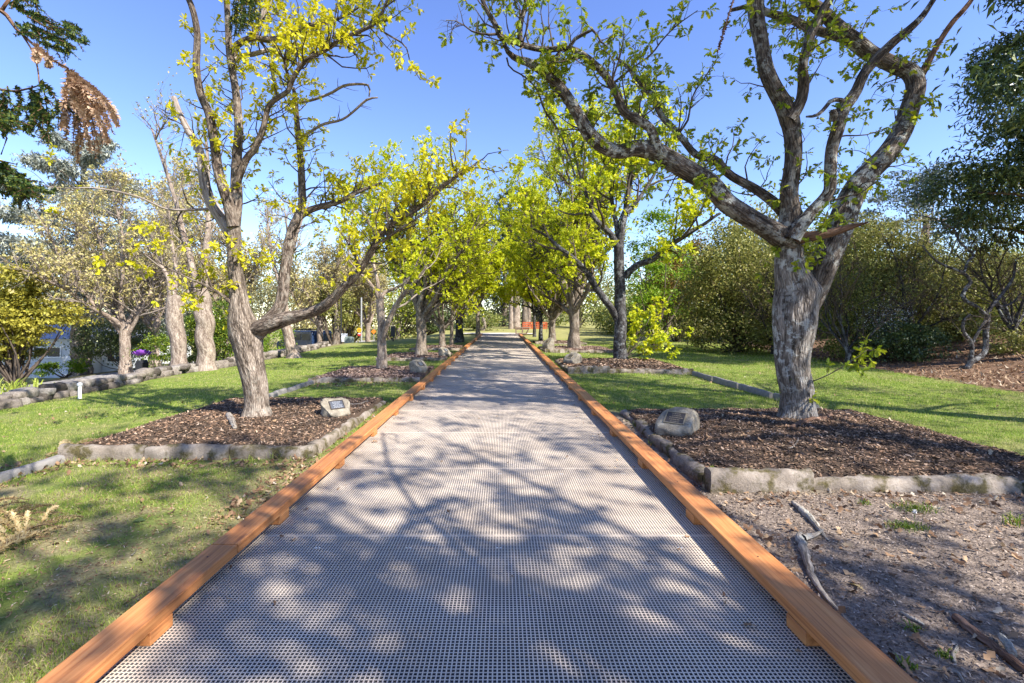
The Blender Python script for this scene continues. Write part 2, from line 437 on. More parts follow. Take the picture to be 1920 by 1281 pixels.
def ground_material():
    m, nt = new_mat('lawn_and_soil')
    o = coords(nt)
    sx = nt.nodes.new('ShaderNodeSeparateXYZ'); nt.links.new(o, sx.inputs[0]); X, Y = sx.outputs[0], sx.outputs[1]
    n1 = tex_noise(nt, o, 1.1, 5, .6); n2 = tex_noise(nt, o, 6, 6, .65); n3 = tex_noise(nt, o, 45, 5, .7); n4 = tex_noise(nt, o, .25, 3)
    green = ramp(nt, n2, [(.25, (.08, .13, .022)), (.5, (.17, .23, .04)), (.72, (.28, .30, .08))])
    green = mix(nt, .5, green, ramp(nt, n3, [(.3, g(.55)), (.7, g(1.35))]), 'MULTIPLY')
    dry = ramp(nt, n3, [(.25, (.12, .095, .05)), (.5, (.27, .225, .12)), (.75, (.42, .35, .2))])
    lawn = mix(nt, ramp(nt, n1, [(.48, g(0)), (.7, g(.55))]), green, dry)
    soil = ramp(nt, n3, [(.22, (.085, .066, .052)), (.45, (.22, .172, .137)), (.62, (.35, .28, .222)), (.8, (.50, .41, .33))])
    soil = mix(nt, .6, soil, ramp(nt, n2, [(.3, g(.6)), (.7, g(1.25))]), 'MULTIPLY')
    # wobble for borders
    wob = math_(nt, 'MULTIPLY', math_(nt, 'SUBTRACT', n2, .5), 1.1)
    wob2 = math_(nt, 'MULTIPLY', math_(nt, 'SUBTRACT', n1, .5), 2.2)
    w = math_(nt, 'ADD', wob, wob2)
    def step(v, lo, hi):
        r = nt.nodes.new('ShaderNodeMapRange'); r.interpolation_type = 'SMOOTHSTEP'
        r.inputs['From Min'].default_value = lo; r.inputs['From Max'].default_value = hi
        nt.links.new(v, r.inputs['Value']); return r.outputs[0]
    Yw = math_(nt, 'ADD', Y, math_(nt, 'MULTIPLY', w, .35)); Xw = math_(nt, 'ADD', X, math_(nt, 'MULTIPLY', w, .5))
    right_soil = math_(nt, 'MULTIPLY', step(X, 1.2, 1.4), math_(nt, 'SUBTRACT', 1.0, step(Yw, 4.3, 4.9)))
    strip = math_(nt, 'MULTIPLY', math_(nt, 'MULTIPLY', step(X, 1.2, 1.4), math_(nt, 'SUBTRACT', 1.0, step(Xw, 1.9, 2.2))), math_(nt, 'SUBTRACT', 1.0, step(Yw, 7.4, 8.6)))
    near = math_(nt, 'SUBTRACT', 1.0, step(Yw, 4.6, 6.2))
    lpatch = math_(nt, 'MULTIPLY', near, math_(nt, 'MULTIPLY', step(Xw, -3.2, -2.2), math_(nt, 'SUBTRACT', 1.0, step(X, -1.0, 0))))
    lp2 = math_(nt, 'MULTIPLY', near, ramp(nt, tex_noise(nt, o, 2.1, 4, .6), [(.42, g(0)), (.58, g(.9))]))
    lp2 = math_(nt, 'MULTIPLY', lp2, math_(nt, 'SUBTRACT', 1.0, step(X, -1.0, 0)))
    sm = math_(nt, 'MAXIMUM', math_(nt, 'MAXIMUM', right_soil, strip), math_(nt, 'MAXIMUM', math_(nt, 'MULTIPLY', lpatch, .75), lp2))
    c = mix(nt, sm, lawn, mix(nt, math_(nt, 'SUBTRACT', 1.0, step(X, -1.0, 0)), soil, dry))
    # bark-strewn bank on the right, leaf-strewn garden on the left of the stone wall
    bank = step(math_(nt, 'SUBTRACT', Xw, math_(nt, 'ADD', 9.75, math_(nt, 'MULTIPLY', Y, .14))), -.2, .25)
    mul = ramp(nt, n3, [(.25, (.03, .02, .014)), (.5, (.14, .085, .055)), (.75, (.32, .2, .13))])
    mul = mix(nt, ramp(nt, n2, [(.4, g(0)), (.65, g(.6))]), mul, (.30, .19, .12))
    c = mix(nt, bank, c, mul)
    left = step(math_(nt, 'MULTIPLY', Xw, -1.0), 10.2, 11.0)
    far = math_(nt, 'SUBTRACT', 1.0, step(Y, 34, 40))
    c = mix(nt, math_(nt, 'MULTIPLY', left, far), c, ramp(nt, n2, [(.3, (.07, .08, .03)), (.55, (.2, .17, .09)), (.8, (.34, .28, .18))]))
    # straw coloured open field at the far end
    c = mix(nt, math_(nt, 'MULTIPLY', step(Y, 24, 40), .75), c, ramp(nt, n1, [(.3, (.26, .24, .08)), (.7, (.40, .35, .15))]))
    h = math_(nt, 'ADD', math_(nt, 'MULTIPLY', n3, .7), n2)
    finish(nt, c, .95, h, .9, .03, spec=.1)
    return m

def build_ground():
    t = np.linspace(-1, 1, 260); xs = np.sign(t) * (np.abs(t) ** 2.0) * 130
    u = np.linspace(0, 1, 260); ys = -14 + 4 * u * 8 + 230 * u ** 2.6
    Xg, Yg = np.meshgrid(xs, ys)
    Z = gz(Xg, Yg)
    # kept below the grating
    under = (np.abs(Xg + .1) < 1.75) & (Yg < 42.2)
    Z = np.where(under, -.13, Z)
    V = np.stack([Xg, Yg, Z], -1).reshape(-1, 3)
    n = len(xs); i = np.arange(len(ys) - 1)[:, None] * n + np.arange(n - 1)[None]
    Fq = np.stack([i, i + 1, i + n + 1, i + n], -1).reshape(-1, 4)
    tag(mk('ground', V, [(Fq, 0)], ground_material()), kind='structure')

build_ground()

# ---- grating walkway
def grate_mat():
    m, nt = new_mat('moulded_grey_grating')
    o = coords(nt)
    n = tex_noise(nt, o, 1.6, 4, .6); f = tex_noise(nt, o, 160, 3, .7)
    c = ramp(nt, n, [(.3, (.56, .455, .355)), (.7, (.80, .67, .53))])
    c = mix(nt, .35, c, ramp(nt, f, [(.3, g(.6)), (.7, g(1.2))]), 'MULTIPLY')
    finish(nt, c, .85, f, .25, .002, spec=.2)
    return m
M['grate'] = grate_mat()
M['grate_side'] = simple_mat('grating_web', (.11, .108, .11), .8, .15, 6, spec=.1)  # darker resin faces, which also carry painted shade for the holes
M['black'] = simple_mat('hole_shade', (.012, .012, .014), .95, .3, 4, spec=.05)  # near-black colour standing for the shade under the holes

DX0, DX1, DY0, DY1, PIT = -1.78, 1.58, -3.0, 42.0, .02
def build_path():
    wt, wb, hb = .0066, .0042, .036       # half-ish widths top/bottom
    V, Fq, Fs = [], [], []
    xs = np.arange(DX0, DX1 + 1e-6, PIT)
    n = len(xs)
    def bars(c, axis, a, b, z, w=wt):
        m = len(c)
        w = np.broadcast_to(w, (m,))
        q = np.zeros((m, 8, 3)); o = 1 - axis
        for j, (end, s, zz, ww) in enumerate([(a, -1, z, 1), (a, 1, z, 1), (b, 1, z, 1), (b, -1, z, 1), (a, -1, z - hb, 1.25), (a, 1, z - hb, 1.25), (b, 1, z - hb, 1.25), (b, -1, z - hb, 1.25)]):
            q[:, j, o] = c + s * w * .5 * ww; q[:, j, axis] = end; q[:, j, 2] = zz
        off = sum(len(v) for v in V)
        base = off + np.arange(m)[:, None, None] * 8
        V.append(q.reshape(-1, 3)); Fq.append((base + np.array([(0, 1, 2, 3)])[None]).reshape(-1, 4)); Fs.append((base + np.array([(1, 5, 6, 2), (0, 3, 7, 4)])[None]).reshape(-1, 4))
    bars(xs, 1, DY0, DY1, 0.0)
    ys = np.arange(DY0, DY1, PIT)
    seam = np.arange(.36, DY1, 1.46)
    keep = np.min(np.abs(ys[:, None] - seam[None]), axis=1) > .0101
    bars(ys[keep], 0, DX0, DX1, -.0012)
    bars(np.concatenate([seam - .0065, seam + .0065]), 0, DX0, DX1, -.0006, .0095)
    root = mk('path', np.vstack(V), [(np.vstack(Fq), 0), (np.vstack(Fs), 1)], [M['grate'], M['grate_side']], smooth_=False)
    tag(root, kind='structure')
    # near-black sheet: shade below the grating holes put into its colour
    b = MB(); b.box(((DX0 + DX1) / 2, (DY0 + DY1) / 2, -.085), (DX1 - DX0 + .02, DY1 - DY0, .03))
    b.build('hole_shade_sheet', M['black'], root)
    wm = simple_mat('bright_steel', (.75, .76, .78), .3, .05, 20, metal=.6)
    cx = [-1.22, -.62, -.02, .58, 1.18]
    for k, s in enumerate(seam[:7]):
        for x in cx[k % 2::2] if k > 3 else cx:
            for dy in (-.17,) if k else (.5,):
                q = MB()
                for e in (-.011, .011): q.cyl((x + e, s + dy, -.004), (x + e, s + dy, .0025), .0062, .005, 8)
                q.build('clip', wm, root)
build_path()

# ---- timber kerbs
def timber_mat():
    m, nt = new_mat('oiled_red_timber')
    o = coords(nt)
    ge = nt.nodes.new('ShaderNodeNewGeometry')
    v = mapping(nt, o, (38, 1.1, 38))
    gr = tex_noise(nt, v, 1.0, 6, .62, .8)
    big = tex_noise(nt, mapping(nt, o, (4, .7, 4)), 1.0, 4, .6)
    c = ramp(nt, gr, [(.25, (.24, .08, .028)), (.5, (.55, .225, .075)), (.72, (.69, .34, .13))])
    c = mix(nt, .55, c, ramp(nt, big, [(.3, (.62, .6, .62)), (.7, (1.2, 1.1, 1.0))]), 'MULTIPLY')
    kn = tex_vor(nt, mapping(nt, o, (5, 1.3, 5)), 1.0)
    c = mix(nt, ramp(nt, kn, [(.06, g(.7)), (.11, g(0))]), c, (.10, .035, .02))
    finish(nt, c, .55, gr, .35, .004, spec=.35)
    return m
M['timber'] = timber_mat()
M['nail'] = simple_mat('nail_head', (.09, .07, .06), .5, .1, 10, metal=.7)

def kerb(name_label, x0, x1, joints, y_end):
    root = thing('timber_kerb', name_label, 'timber kerb', ((x0 + x1) / 2, 2, 0), 'timber kerbs along the walkway')
    zt, th = .122, .056
    r = np.random.default_rng(int(abs(x0 * 100)))
    for a, b in zip(joints[:-1], joints[1:]):
        dx, dz = r.uniform(-.004, .004), r.uniform(-.003, .003)
        m = MB()
        ny = max(2, int((b - a) / .5))
        yy = np.linspace(a + .004, b - .004, ny)
        sec = np.array([(x0 + .006, zt), (x1 - .006, zt), (x1, zt - .006), (x1, zt - th), (x0, zt - th), (x0, zt - .006)])
        V = np.array([[(sx + dx + .003 * math.sin(y * 1.3), y, sz + dz) for sx, sz in sec] for y in yy]).reshape(-1, 3)
        f = []
        for i in range(ny - 1):
            for j in range(6): f.append((i * 6 + j, i * 6 + (j + 1) % 6, (i + 1) * 6 + (j + 1) % 6, (i + 1) * 6 + j))
        m.add(V, f); m.add(V[:6], [(5, 4, 3, 2, 1, 0)]); m.add(V[-6:], [(0, 1, 2, 3, 4, 5)])
        pl = m.build('plank', M['timber'], root)
        for y in np.arange(a + .25, b, 1.25):
            if y > 12: break
            q = MB(); xx = (x0 + x1) / 2 + r.uniform(-.02, .02)
            q.cyl((xx, y, zt - .004 + dz), (xx, y, zt + .0015 + dz), .006, .005, 10)
            q.build('nail_head', M['nail'], root)
    y = .98
    inner = x1 if x0 < 0 else x0
    while y < y_end:
        q = MB()
        c = inner - .071 if x0 < 0 else inner + .071
        q.box((c, y, .0335), (.15, .15, .064))
        q.build('block', M['timber'], root, bevel=.004)
        y += 1.27
kerb('long low red-brown timber kerb on blocks down the left edge of the walkway', -1.80, -1.632, [-2.5, 2.9, 7.2, 11.6, 16.0, 20.4, 24.8, 29.2, 33.6, 40.2], 40)
kerb('long low orange-brown timber kerb on blocks down the right edge of the walkway', 1.412, 1.598, [-2.5, 4.6, 9.2, 13.6, 18.0, 22.4, 26.8, 31.2, 35.6, 40.4], 40)

# ---- mulch beds with concrete edging
def concrete_mat():
    m, nt = new_mat('weathered_concrete')
    o = coords(nt)
    n = tex_noise(nt, o, 3.5, 6, .65); f = tex_noise(nt, o, 60, 4, .7); ms = tex_noise(nt, o, 5.5, 5, .65)
    sx = nt.nodes.new('ShaderNodeSeparateXYZ'); nt.links.new(o, sx.inputs[0])
    c = ramp(nt, n, [(.25, (.12, .098, .075)), (.5, (.27, .225, .18)), (.75, (.46, .40, .34))])
    c = mix(nt, .5, c, ramp(nt, f, [(.3, g(.65)), (.7, g(1.2))]), 'MULTIPLY')
    moss = ramp(nt, ms, [(.47, g(0)), (.6, g(.9))])
    c = mix(nt, moss, c, ramp(nt, f, [(.3, (.035, .032, .012)), (.7, (.13, .105, .035))]))
    finish(nt, c, .92, math_(nt, 'ADD', n, math_(nt, 'MULTIPLY', f, .5)), .9, .02, spec=.1)
    return m
M['concrete'] = concrete_mat()
M['concrete_clean'] = simple_mat('pale_concrete', (.23, .215, .20), .9, .25, 12, .4, spec=.15)

def mulch_mat(dark):
    m, nt = new_mat('bark_mulch_dark' if dark else 'bark_mulch')
    ge = nt.nodes.new('ShaderNodeNewGeometry')
    o = coords(nt)
    st = [(0, (.055, .044, .034)), (.4, (.15, .115, .085)), (.65, (.28, .19, .125)), (.87, (.44, .315, .215)), (1, (.60, .50, .39))] if dark else \
         [(0, (.09, .07, .06)), (.45, (.24, .18, .145)), (.7, (.36, .27, .22)), (.9, (.46, .36, .29)), (1, (.55, .46, .38))]
    c = ramp(nt, ge.outputs['Random Per Island'], st)
    b = tex_noise(nt, o, 1.4, 4, .6)
    c = mix(nt, .7, c, ramp(nt, b, [(.3, (.6, .55, .55)), (.65, (1.35, 1.15, 1.05))]), 'MULTIPLY')
    f = tex_noise(nt, o, 70, 4, .7)
    c = mix(nt, .6, c, ramp(nt, f, [(.3, g(.45)), (.7, g(1.3))]), 'MULTIPLY')
    finish(nt, c, .95, f, .8, .02, spec=.08)
    return m
M['mulch_dark'] = mulch_mat(True); M['mulch'] = mulch_mat(False)

def chips(n, x0, x1, y0, y1, zf, r, L=(.02, .055), W=(.006, .016), tilt=.35):
    x = r.uniform(x0, x1, n); y = r.uniform(y0, y1, n)
    z = zf(x, y) + r.uniform(.001, .012, n)
    a = r.uniform(0, 6.3, n); l = r.uniform(*L, n)[:, None] * .5; w = r.uniform(*W, n)[:, None] * .5
    d = unit(np.stack([np.cos(a), np.sin(a), r.normal(0, tilt, n)], -1))
    s = unit(np.cross(d, np.array([0, 0, 1.0]) + r.normal(0, .35, (n, 3))))
    nn = np.cross(s, d); p = np.stack([x, y, z], -1)
    V = np.stack([p - d * l - s * w, p - d * l * .9 + s * w, p + nn * l * .18 + s * w * 1.2, p + d * l + s * w * .5, p + d * l * .95 - s * w * .8, p + nn * l * .18 - s * w], 1)
    f = (np.arange(n)[:, None, None] * 6 + np.array([(0, 5, 2, 1), (5, 4, 3, 2)])[None]).reshape(-1, 4)
    return V.reshape(-1, 3), f

def rough_wall(p0, p1, w, h, z0, r, amp=.02, seg=.06, name='edging', mat='concrete', parent=None, ridge=.0):
    p0, p1 = np.array(p0, float), np.array(p1, float)
    L = np.linalg.norm(p1 - p0); n = max(6, int(L / seg)); d = (p1 - p0) / L; s = np.array([-d[1], d[0]])
    prof = [(-.5, 0), (-.52, .35), (-.5, .7), (-.42, .95), (-.15, 1.02), (.15, 1.02), (.42, .95), (.5, .7), (.52, .35), (.5, 0)]
    k = len(prof); ph = r.uniform(0, 6.3, 6)
    V = []
    for i in range(n + 1):
        t = i / n * L; c = p0 + d * t
        top = h * (1 + ridge * (.6 * math.sin(t * 3.1 + ph[0]) + .5 * math.sin(t * 7.7 + ph[1]) + .3 * math.sin(t * 17 + ph[2])))
        for a, b in prof:
            off = a * w + r.normal() * amp * .5 + amp * math.sin(t * 5 + b * 4 + ph[3])
            V.append((c[0] + s[0] * off, c[1] + s[1] * off, z0 + b * top + r.normal() * amp * .35))
    f = [(i * k + j, i * k + j + 1, (i + 1) * k + j + 1, (i + 1) * k + j) for i in range(n) for j in range(k - 1)]
    m = MB(); m.add(V, f); m.add(V[:k], [tuple(range(k))]); m.add(V[-k:], [tuple(range(k))[::-1]])
    return m.build(name, M[mat], parent, smooth_=True)

def bed(label, x0, x1, y0, y1, zb, top, dark, nchip, sides='FLBR', hump=.06, seed=1, amp=.012, wall=.13, gap=None):
    r = np.random.default_rng(seed)
    root = thing('garden_bed', label, 'garden bed', ((x0 + x1) / 2, (y0 + y1) / 2, zb), 'mulched beds round the oaks')
    nx, ny = 40, 40
    def zf(x, y):
        u = np.clip((x - x0) / (x1 - x0), 0, 1); v = np.clip((y - y0) / (y1 - y0), 0, 1)
        return top - .02 + hump * (np.sin(math.pi * u) * np.sin(math.pi * v)) ** .7 + .008 * np.sin(x * 9 + y * 4) + .006 * np.sin(x * 17 - y * 13)
    X, Y = np.meshgrid(np.linspace(x0, x1, nx), np.linspace(y0, y1, ny))
    V = np.stack([X, Y, zf(X, Y)], -1).reshape(-1, 3)
    i = np.arange(ny - 1)[:, None] * nx + np.arange(nx - 1)[None]
    Fq = np.stack([i, i + 1, i + nx + 1, i + nx], -1).reshape(-1, 4)
    # skirt down to the lawn
    ring = np.r_[np.arange(nx), np.arange(1, ny) * nx + nx - 1, (ny - 1) * nx + np.arange(nx - 2, -1, -1), np.arange(ny - 2, 0, -1) * nx]
    lo = V[ring].copy(); lo[:, 2] = zb - .12
    nb = len(V); q = len(ring)
    sk = np.array([(ring[j], nb + j, nb + (j + 1) % q, ring[(j + 1) % q]) for j in range(q)])
    V = np.vstack([V, lo])
    faces = [(Fq, 0), (sk, 0)]
    cv, cf = chips(nchip, x0 + .03, x1 - .03, y0 + .03, y1 - .03, zf, r, L=(.02, .06) if nchip > 6000 else (.05, .12), W=(.006, .018) if nchip > 6000 else (.015, .04))
    faces.append((cf + len(V), 0)); V = np.vstack([V, cv])
    mk('mulch', V, faces, M['mulch_dark' if dark else 'mulch'], root)
    h = top - zb + .1
    w = wall
    if 'F' in sides:
        n = max(3, int((x1 - x0) / .9)); e = np.linspace(x0 - w / 2, x1 + w / 2, n + 1)
        for i in range(n):
            rough_wall((e[i] + .006, y0 + r.normal() * .012), (e[i + 1] - .006, y0 + r.normal() * .012), w, h * (1 if x0 < 0 else 1.3 if i == 0 else r.uniform(.86, 1.02)), zb - .1, r, amp, ridge=.06, parent=root)
    if 'B' in sides: rough_wall((x0 - w / 2, y1), (x1 + w / 2, y1), w, h * .97, zb - .1, r, amp, ridge=.05, parent=root)
    if 'L' in sides:
        n = max(2, int((y1 - y0) / .8)); e = np.linspace(y0 + w / 2, y1 - w / 2, n + 1)
        for i in range(n): rough_wall((x0 + r.normal() * .012, e[i] + .006), (x0 + r.normal() * .012, e[i + 1] - .006), w, h * r.uniform(.84, 1.02), zb - .1, r, amp, ridge=.08, parent=root)
    if 'R' in sides:
        n = max(2, int((y1 - y0) / .7)); e = np.linspace(y0 + w / 2, y1 - w / 2, n + 1)
        for i in range(n): rough_wall((x1 + r.normal() * .012, e[i] + .006), (x1 + r.normal() * .012, e[i + 1] - .006), w, h * r.uniform(.75, .98), zb - .1, r, amp, ridge=.09, parent=root)
    BEDS[label] = (x0, x1, y0, y1, top)
    return zf

zfA = bed('mulched square bed with low concrete edging round the large near oak left of the walkway', -5.0, -2.22, 5.42, 8.75, -.13, .04, True, 14000, 'FR', .07, 3, .008)
zfB = bed('dark bark-mulched square bed with chunky broken edging round the big gnarled oak on the right', 2.0, 5.75, 4.42, 7.75, -.12, .02, True, 20000, 'FL', .11, 4, .016, .16)
zfC = bed('second bed on the left, with pale stone edging, round the slender pale trunk', -4.75, -2.1, 11.7, 14.6, -.13, .0, False, 5000, 'FL', .06, 5, .025)
zfD = bed('second bed on the right, with mossy edging, round the dark straight trunk', 1.95, 5.4, 13.4, 16.9, -.12, .03, True, 5000, 'FL', .10, 6, .025)
zfE = bed('third bed on the left round the many-limbed oak', -4.6, -2.1, 17.4, 20.2, -.13, .0, False, 3000, 'FL', .05, 7, .03)
zfF = bed('third bed on the right, stone edged, round the stout forked oak', 2.0, 5.2, 21.2, 24.8, -.12, .0, False, 3000, 'FL', .05, 8, .03)
zfG = bed('fourth bed on the left round the small low-forked oak', -4.4, -2.1, 22.6, 25.6, -.13, .0, False, 2000, 'F', .05, 9, .03)
zfH = bed('fourth bed on the right round the stubby oak with a cut limb', 2.0, 4.9, 27.4, 30.2, -.12, .0, False, 2000, 'F', .05, 10, .03)

# concrete strip edging between the beds
def strip_edge(label, pts, w=.1, h=.12, seed=1, mat='concrete_clean', n=4):
    r = np.random.default_rng(seed)
    x0, y0 = pts[0]
    root = thing('concrete_kerb', label, 'kerb', (x0, y0, gzf(x0, y0)), 'thin concrete kerbs across the lawn')
    p, q = np.array(pts[0]), np.array(pts[1])
    for i in range(n):
        a = p + (q - p) * (i / n + .006); b = p + (q - p) * ((i + 1) / n - .006)
        off = r.normal(0, .012, 2)
        rough_wall(a + off, b + off, w, h + .06, gzf(*a) - .06 + r.normal() * .008, r, .004, .12, 'kerb_block', mat, root, .03)
strip_edge('short grey concrete kerb running from the near right oak back to the second right bed', ((5.35, 8.0), (5.42, 13.3)), .09, .13, 3, n=4)
strip_edge('pale kerb of short blocks behind the near left oak, leading to the second left bed', ((-4.75, 8.95), (-4.7, 11.6)), .1, .10, 4, n=6)
strip_edge('leaf-strewn concrete kerb in front of the left bed at the photo edge', ((-5.02, 2.6), (-5.0, 5.3)), .14, .07, 5, n=3)

# ---- rocks with plaques
def rock_mat():
    m, nt = new_mat('lichened_stone')
    o = coords(nt)
    n = tex_noise(nt, o, 9, 6, .65); f = tex_noise(nt, o, 70, 4, .7); v = tex_noise(nt, o, 20, 4, .6)
    c = ramp(nt, n, [(.25, (.12, .105, .085)), (.5, (.27, .235, .18)), (.75, (.44, .40, .32))])
    c = mix(nt, .5, c, ramp(nt, f, [(.3, g(.6)), (.7, g(1.25))]), 'MULTIPLY')
    c = mix(nt, ramp(nt, v, [(.6, g(0)), (.68, g(.7))]), c, (.06, .05, .04))
    finish(nt, c, .9, math_(nt, 'ADD', n, math_(nt, 'MULTIPLY', f, .4)), .8, .02, spec=.15)
    return m
M['rock'] = rock_mat()
M['bronze'] = simple_mat('dark_bronze_plate', (.10, .085, .075), .45, .25, 20, .2, metal=.6)
M['plate_edge'] = simple_mat('worn_bronze_rim', (.36, .30, .20), .45, .2, 30, metal=.5)
M['plate_grey'] = simple_mat('grey_steel_plate', (.13, .14, .16), .4, .2, 30, metal=.5)

def rock(label, loc, size, yaw, plate=None, lines=5, seed=1, slope=38):
    """wedge-like boulder with a sloping cut face towards local -Y"""
    r = np.random.default_rng(seed)
    root = thing('plaque_stone', label, 'plaque stone', loc, 'stones with plaques in the beds', yaw)
    bm = __import__('bmesh').new()
    import bmesh
    bmesh.ops.create_icosphere(bm, subdivisions=4, radius=1)
    sx, sy, sz = size
    a = R(slope); nrm = np.array([0, -math.sin(a), math.cos(a)])
    pl_pt = np.array([0, -.12 * sy, .62 * sz])
    ph = r.uniform(0, 6, 8)
    for v in bm.verts:
        c = np.array(v.co)
        e = np.sign(c) * np.abs(c) ** .55
        k = 1 + .07 * math.sin(3 * c[0] + ph[0] + 2 * c[2]) + .05 * math.sin(5 * c[1] + ph[1]) + .04 * math.sin(7 * c[0] + 6 * c[2] + ph[2]) + .015 * r.normal()
        p = e * np.array([sx, sy, sz]) * .5 * k + np.array([0, 0, sz * .38])
        dd = (p - pl_pt) @ nrm
        if dd > 0: p = p - nrm * dd * .97
        v.co = p
    me = bpy.data.meshes.new('stone'); bm.to_mesh(me); bm.free()
    me.polygons.foreach_set('use_smooth', np.ones(len(me.polygons), bool)); me.materials.append(M['rock'])
    link('stone', me, root, False)
    if plate:
        w, h, matn = plate
        u = np.array([1.0, 0, 0]); v = np.array([0, math.cos(a), math.sin(a)])
        def slab(name, cu, cv, du, dv, t0, t1, mat):
            q = MB(); o = pl_pt + u * cu + v * cv
            V = [o + u * i * du / 2 + v * j * dv / 2 + nrm * t for t in (t0, t1) for i, j in ((-1, -1), (1, -1), (1, 1), (-1, 1))]
            q.add(V, [(0, 3, 2, 1), (4, 5, 6, 7), (0, 1, 5, 4), (1, 2, 6, 5), (2, 3, 7, 6), (3, 0, 4, 7)])
            return q, mat, name
        o0 = -.02
        q, mt, nm = slab('plaque', 0, o0, w, h, -.01, .012, matn); pl = q.build('plaque', M[mt], root, False)
        fr = MB()
        for cu, cv, du, dv in ((0, h / 2, w, .012), (0, -h / 2, w, .012), (w / 2, 0, .012, h + .012), (-w / 2, 0, .012, h + .012)):
            q, _, _ = slab('', cu, cv + o0, du, dv, .0, .017 if du > dv else .0185, '')
            fr.add(q.V[0], [f for l in q.F.values() for f in l])
        f_ = fr.build('plaque_rim', M['plate_edge' if matn == 'bronze' else 'bronze'], root, False)
        # worn raised lettering: rows of short illegible dashes
        tx = MB()
        for i in range(lines):
            cv = h * (.36 - .72 * i / max(1, lines - 1)); x = -w * .36 * r.uniform(.5, 1)
            e = -x
            while x < e:
                l = r.uniform(.012, .03); q, _, _ = slab('', x + l / 2, cv + o0, l, .009, .011, .0145, ''); x += l + .008
                tx.add(q.V[0], [f for ll in q.F.values() for f in ll])
        tx.build('lettering', M['plate_edge'] if matn == 'bronze' else simple_mat('worn_pale_lettering', (.35, .36, .38), .5), root, False)
    return root

pA = P(630, 790, 7.15)
rock('grey memorial stone with a small dark plaque in the left near bed', (-2.52, 7.1, zfA(-2.52, 7.1) - .02), (.42, .40, .30), R(38), (.20, .15, 'plate_grey'), 6, 2, 40)
rock('flat-topped pale stone with a bronze plaque in the right near bed', (2.28, 6.1, zfB(2.28, 6.1) - .02), (.44, .50, .34), R(-38), (.24, .19, 'bronze'), 5, 5, 36)
rock('pointed pale stone at the walkway end of the second left bed', (-2.3, 13.0, zfC(-2.3, 13.0) - .02), (.42, .40, .42), R(60), (.18, .14, 'plate_grey'), 4, 7, 44)
rock('rounded grey stone at the walkway end of the second right bed', (2.25, 15.0, zfD(2.25, 15.0) - .02), (.55, .45, .40), R(-60), (.2, .15, 'bronze'), 4, 9, 40)
rock('small tilted stone beside the kerb in the third left bed', (-2.25, 18.4, zfE(-2.25, 18.4) - .02), (.42, .40, .42), R(60), (.18, .14, 'plate_grey'), 4, 11, 44)
rock('upright grey stone beside the kerb in the third right bed', (2.2, 22.3, zfF(2.2, 22.3) - .02), (.5, .45, .62), R(-60), (.2, .15, 'bronze'), 4, 13, 48)

# ---- low rubble wall on the left
def stone_wall():
    root = thing('stone_wall', 'long low rubble stone wall along the left edge of the lawn', 'stone wall', (-9.9, 9.3, gzf(-9.9, 9.3)))
    r = np.random.default_rng(21)
    pts = [(-9.3, 4.5), (-9.95, 9.3), (-10.55, 15.4), (-10.0, 18.2), (-10.2, 22.0), (-11.2, 30)]
    for a, b in zip(pts[:-1], pts[1:]):
        L = math.hypot(b[0] - a[0], b[1] - a[1])
        m = MB()
        stones = []
        for course in (0, 1):
          t = r.uniform(-.2, 0)
          while t < L:
              l = r.uniform(.14, .40); f = (t + l / 2) / L
              if f > 1: break
              cx, cy = a[0] + (b[0] - a[0]) * f, a[1] + (b[1] - a[1]) * f
              h = r.uniform(.11, .21); cx += r.normal() * .05; cy += r.normal() * .03
              import bmesh
              bm = bmesh.new(); bmesh.ops.create_icosphere(bm, subdivisions=2, radius=1)
              ph = r.uniform(0, 6, 3); ang = math.atan2(b[1] - a[1], b[0] - a[0]) + r.normal() * .25
              V = []
              for v in bm.verts:
                  c = np.array(v.co); e = np.sign(c) * np.abs(c) ** .42
                  e = e * (1 + .12 * math.sin(4 * c[0] + ph[0]) + .07 * math.sin(5 * c[1] + 3 * c[2] + ph[1]))
                  e = e * np.array([l * .55, r.uniform(.95, 1.0) * (.17 if course else .22), h * .62])
                  V.append((cx + e[0] * math.cos(ang) - e[1] * math.sin(ang), cy + e[0] * math.sin(ang) + e[1] * math.cos(ang), gzf(cx, cy) + h * .3 + course * .15 + e[2]))
              m.add(V, [tuple(v.index for v in f.verts) for f in bm.faces]); bm.free()
              t += l
        m.build('wall_course', M['rock_pale'], root, smooth_=True)
def rubble_mat():
    m, nt = new_mat('rubble_stone'); o = coords(nt)
    ge = nt.nodes.new('ShaderNodeNewGeometry')
    c = ramp(nt, ge.outputs['Random Per Island'], [(0, (.10, .085, .07)), (.4, (.20, .17, .14)), (.75, (.31, .265, .22)), (1, (.40, .36, .31))])
    n = tex_noise(nt, o, 14, 6, .7); f = tex_noise(nt, o, 60, 4, .7)
    c = mix(nt, .75, c, ramp(nt, n, [(.3, g(.4)), (.7, g(1.35))]), 'MULTIPLY')
    finish(nt, c, .95, math_(nt, 'ADD', n, math_(nt, 'MULTIPLY', f, .5)), 1.0, .05, spec=.08)
    return m
M['rock_pale'] = rubble_mat()
stone_wall()
# ================================================================== THE TWO NEAR OAKS
def flare(pts, rad, zb, amt=1.35):
    pts = np.array(pts); rad = np.array(rad)
    pts[0, 2] = zb - .06
    rad[0] *= amt
    return pts, rad

